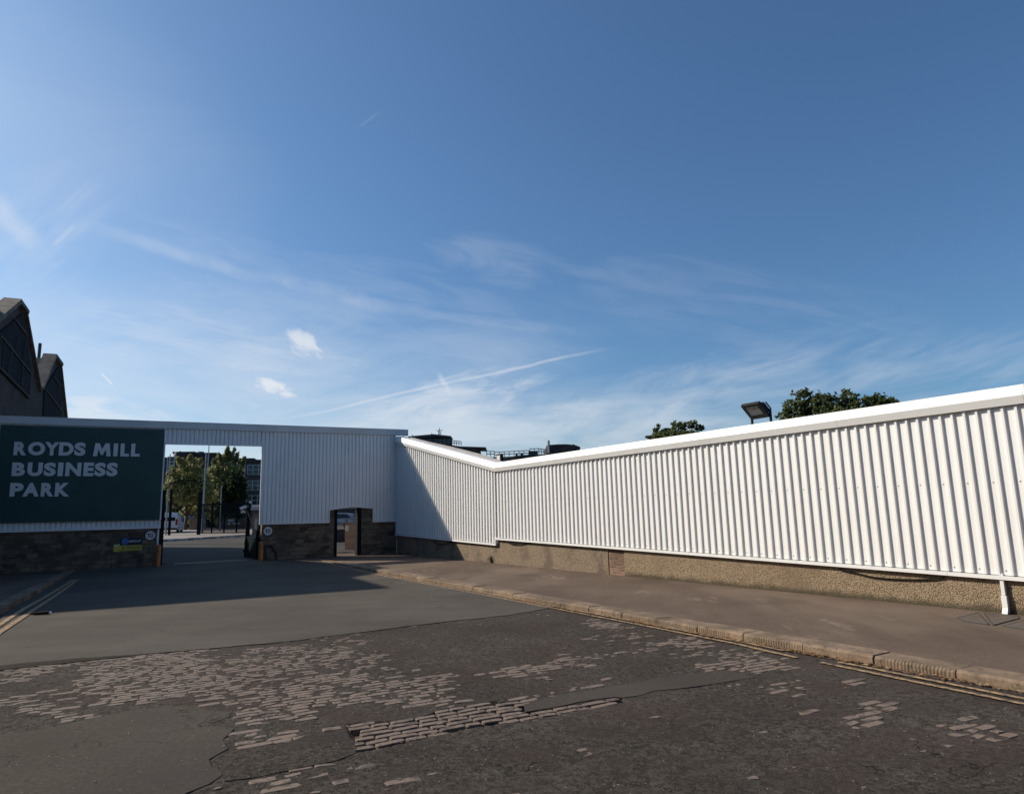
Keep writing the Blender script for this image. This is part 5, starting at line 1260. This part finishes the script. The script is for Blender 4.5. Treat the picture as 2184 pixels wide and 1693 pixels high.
# brick pier with white notice
Pp = ghit(750, 1172); dist = math.hypot(Pp[0], Pp[1]); kz = dist/F
t = thing('gate_pier', 'sunlit sandy brick gate pier seen through the small doorway', 'pier', tuple(Pp), rad(5))
zt_ = at(750, 1116, dist)[2]-Pp[2]; b = MB(); b.box(-14*kz, 16*kz, 0, .45, -.1, zt_); b.build('pier', M['brick_pier'], t)
b = MB(); b.box(-14.6*kz, 16.4*kz, -.03, .48, zt_, zt_+.05); b.box(-14.2*kz, -9.5*kz, .0, .2, zt_+.05, zt_+.25); b.build('capstone', M['concrete'], t)
zn0, zn1 = at(741, 1132, dist)[2]-Pp[2], at(741, 1121.5, dist)[2]-Pp[2]
b = MB(); b.box(-13*kz, -7*kz, -.05, -.003, zn0, zn1); o = b.build('pier_notice', M['sign_white']); o.location = tuple(Pp); o.rotation_euler = (0, 0, rad(5)); tag(o, 'small bright white notice on the sandy brick pier in the doorway', 'notice')
# parked cars far behind the railings
for X, dist, mm, lb, rz_ in ((407, 100, M['cardark'], 'dark car under the trees left of the middle lamp post', 170), (500, 100, M['carred'], 'red car behind the dark railings beyond the gateway', 175)):
    P = gz(X, dist); car(lb, tuple(P), rad(rz_), mm, 4.3, 1.75, 1.45, estate=True)

# ------------------------------------------------------------------ small things on the ground
Pl = ghit(90, 1312); b = MB(); b.tube([(-.16, 0, .03), (-.02, .01, .035), (.13, 0, .04)], .028, 8, .036); b.box(-.22, -.15, -.02, .02, .015, .04)
t = thing('bottle', 'crushed black bottle with a white cap lying by the left yellow lines', 'bottle', tuple(Pl+np.array([0, 0, .012])), rad(8))
b.build('body', M['black'], t, smooth=False); b = MB(); b.tube([(.13, 0, .04), (.17, 0, .04)], .024, 8); b.build('cap', M['sign_white'], t)
# fallen leaves in the gutter
lb = MB()
def fleaf(x, y, zf, s):
    z0 = zf(x, y)+.015; a = rng.random()*6.28; tl_ = (rng.random()-.5)*1.2
    dx, dy = math.cos(a)*s, math.sin(a)*s
    lb.add([(x-dx, y-dy, z0), (x+dy*.5, y-dx*.5, z0+s*abs(tl_)*.5), (x+dx, y+dy, z0+s*.3*rng.random()), (x-dy*.5, y+dx*.5, z0+s*.5*rng.random())], [(0, 1, 2, 3)])
for _ in range(3200):
    s = 1+19*rng.random(); den = float(vnoise(s, 0, 1.3, 21))
    if rng.random() > den*1.25-.25: continue
    q = kp(s, .02+.12*rng.random()**1.7); fleaf(q[0], q[1], road_z, .018+.026*rng.random())
for _ in range(70):
    q = ghit(rng.random()*2184, 1330+rng.random()*363); fleaf(q[0], q[1], road_z, .008+.008*rng.random())
o = lb.build('fallen_leaves', M['leaf_dry']); o['kind'] = 'stuff'; o['label'] = 'dry brown fallen leaves lying along the gutter'
# litter crumbs: each pale scrap its own object
for X, Y, s, lbl in ((1309, 1309, .085, 'largest white scrap of litter in the gutter leaves'), (1345, 1320, .06, 'small pale scrap of litter in the leaves, right of the largest scrap'), (1165.5, 1284, .07, 'lone pale scrap of litter at the kerb, far from the leaf pile')):
    if s == 0: continue
    Pq = ghit(X, Y); b = MB(); pts = [(s*math.cos(a)*(.7+.5*rng.random()), s*math.sin(a)*.7*(.7+.5*rng.random()), .004+.02*rng.random()) for a in np.linspace(0, 6.28, 8)[:-1]]
    b.add(pts+[(0, 0, .05)], [(i, (i+1) % 7, 7) for i in range(7)]); o = b.build('litter_scrap', M['frame_white']); o.location = tuple(Pq); tag(o, lbl, 'litter', None)
# weeds along the wall foot and kerb
def weed(X, Y, h, n, label):
    Pq = ghit(X, Y, pave_z); b = MB()
    for _ in range(n):
        a = rng.random()*6.28; r = h*.6*rng.random(); tip = np.array([math.cos(a)*r, math.sin(a)*r*.5, h*(.4+.6*rng.random())]); bs = tip*np.array([.2, .2, 0])
        sd_ = np.array([-math.sin(a), math.cos(a), 0])*.012*(1+rng.random())
        b.add([bs-sd_, bs+sd_, tip+sd_*.3, tip-sd_*.3], [(0, 1, 2, 3)])
        if rng.random() < .6: leaf1(b, tip, .03)
    o = b.build('weed', M['weed']); o.location = tuple(Pq); tag(o, label, 'weed')
weed(1049, 1200, .24, 70, 'dry bushy weed at the wall foot below the step in the cladding')
weed(1496, 1243, .12, 30, 'low weed at the wall foot right of the brick patch')
weed(1750, 1265, .10, 30, 'small weed at the wall foot below the middle of the cladding')
# inspection covers by the downpipe
def cover(pts, label):
    c = [ghit(x, y, pave_z) for x, y in pts]; cen = sum(c)/len(c); t = thing('inspection_cover', label, 'cover', tuple(cen), 0, None)
    b = MB(); poly = [(p[0]-cen[0], p[1]-cen[1]) for p in c]; b.slab(poly, -.03, .006); fixn(b.build('plate', M['iron'], t))
    b = MB()
    for i in range(4):
        p, q_ = np.array(poly[i]), np.array(poly[(i+1) % 4]); d_ = (q_-p)/np.linalg.norm(q_-p); n_ = np.array([-d_[1], d_[0]])*.0045
        b.slab([tuple(p-n_), tuple(q_-n_), tuple(q_+n_), tuple(p+n_)], -.03, .009+.0006*i)
    fixn(b.build('frame', M['metal_dark'], t))
def y4(x, y): return (2900+.54762*x)*.53320, (2300+.54762*y)*.53320
cover([y4(1690, 312), y4(1850, 272), y4(1925, 365), y4(1760, 340)], 'rusty inspection cover in the pavement left of the downpipe foot')
cover([y4(1890, 275), y4(2140, 300), y4(2150, 318), y4(1960, 368)], 'rusty inspection cover in the pavement directly below the downpipe foot')
cover([y4(2030, 372), y4(2180, 330), y4(2320, 352), y4(2200, 400)], 'rusty inspection cover in the pavement at the right edge of the view')

# unseen brick building added behind the viewer to cut the sky light
t = thing('added_warehouse', 'long brick building added out of view behind the viewpoint to block sky light', 'building', (0, -9, 0), rad(-26))
b = MB(); b.box(-34, 42, -16, 0, -1, 11); b.build('wall', M['brick_far'], t)
b = MB(); b.add([(-34.3, -16.3, 11), (42.3, -16.3, 11), (42.3, .3, 11), (-34.3, .3, 11), (-34.3, -8, 15), (42.3, -8, 15)], [(0, 1, 5, 4), (2, 3, 4, 5), (1, 2, 5), (3, 0, 4), (3, 2, 1, 0)]); b.build('roof', M['slate'], t)
for i in range(9):
    for z in (2.6, 7.0):
        f = MB(); f.box(-30+8*i, -27.6+8*i, .003, .06, z-1.1, z+1.1); fo = f.build('window', M['frame_white'], t)
        p_ = MB(); p_.box(-29.9+8*i, -27.7+8*i, .062, .07, z-1.0, z+1.0); p_.build('pane', M['glass'], fo)
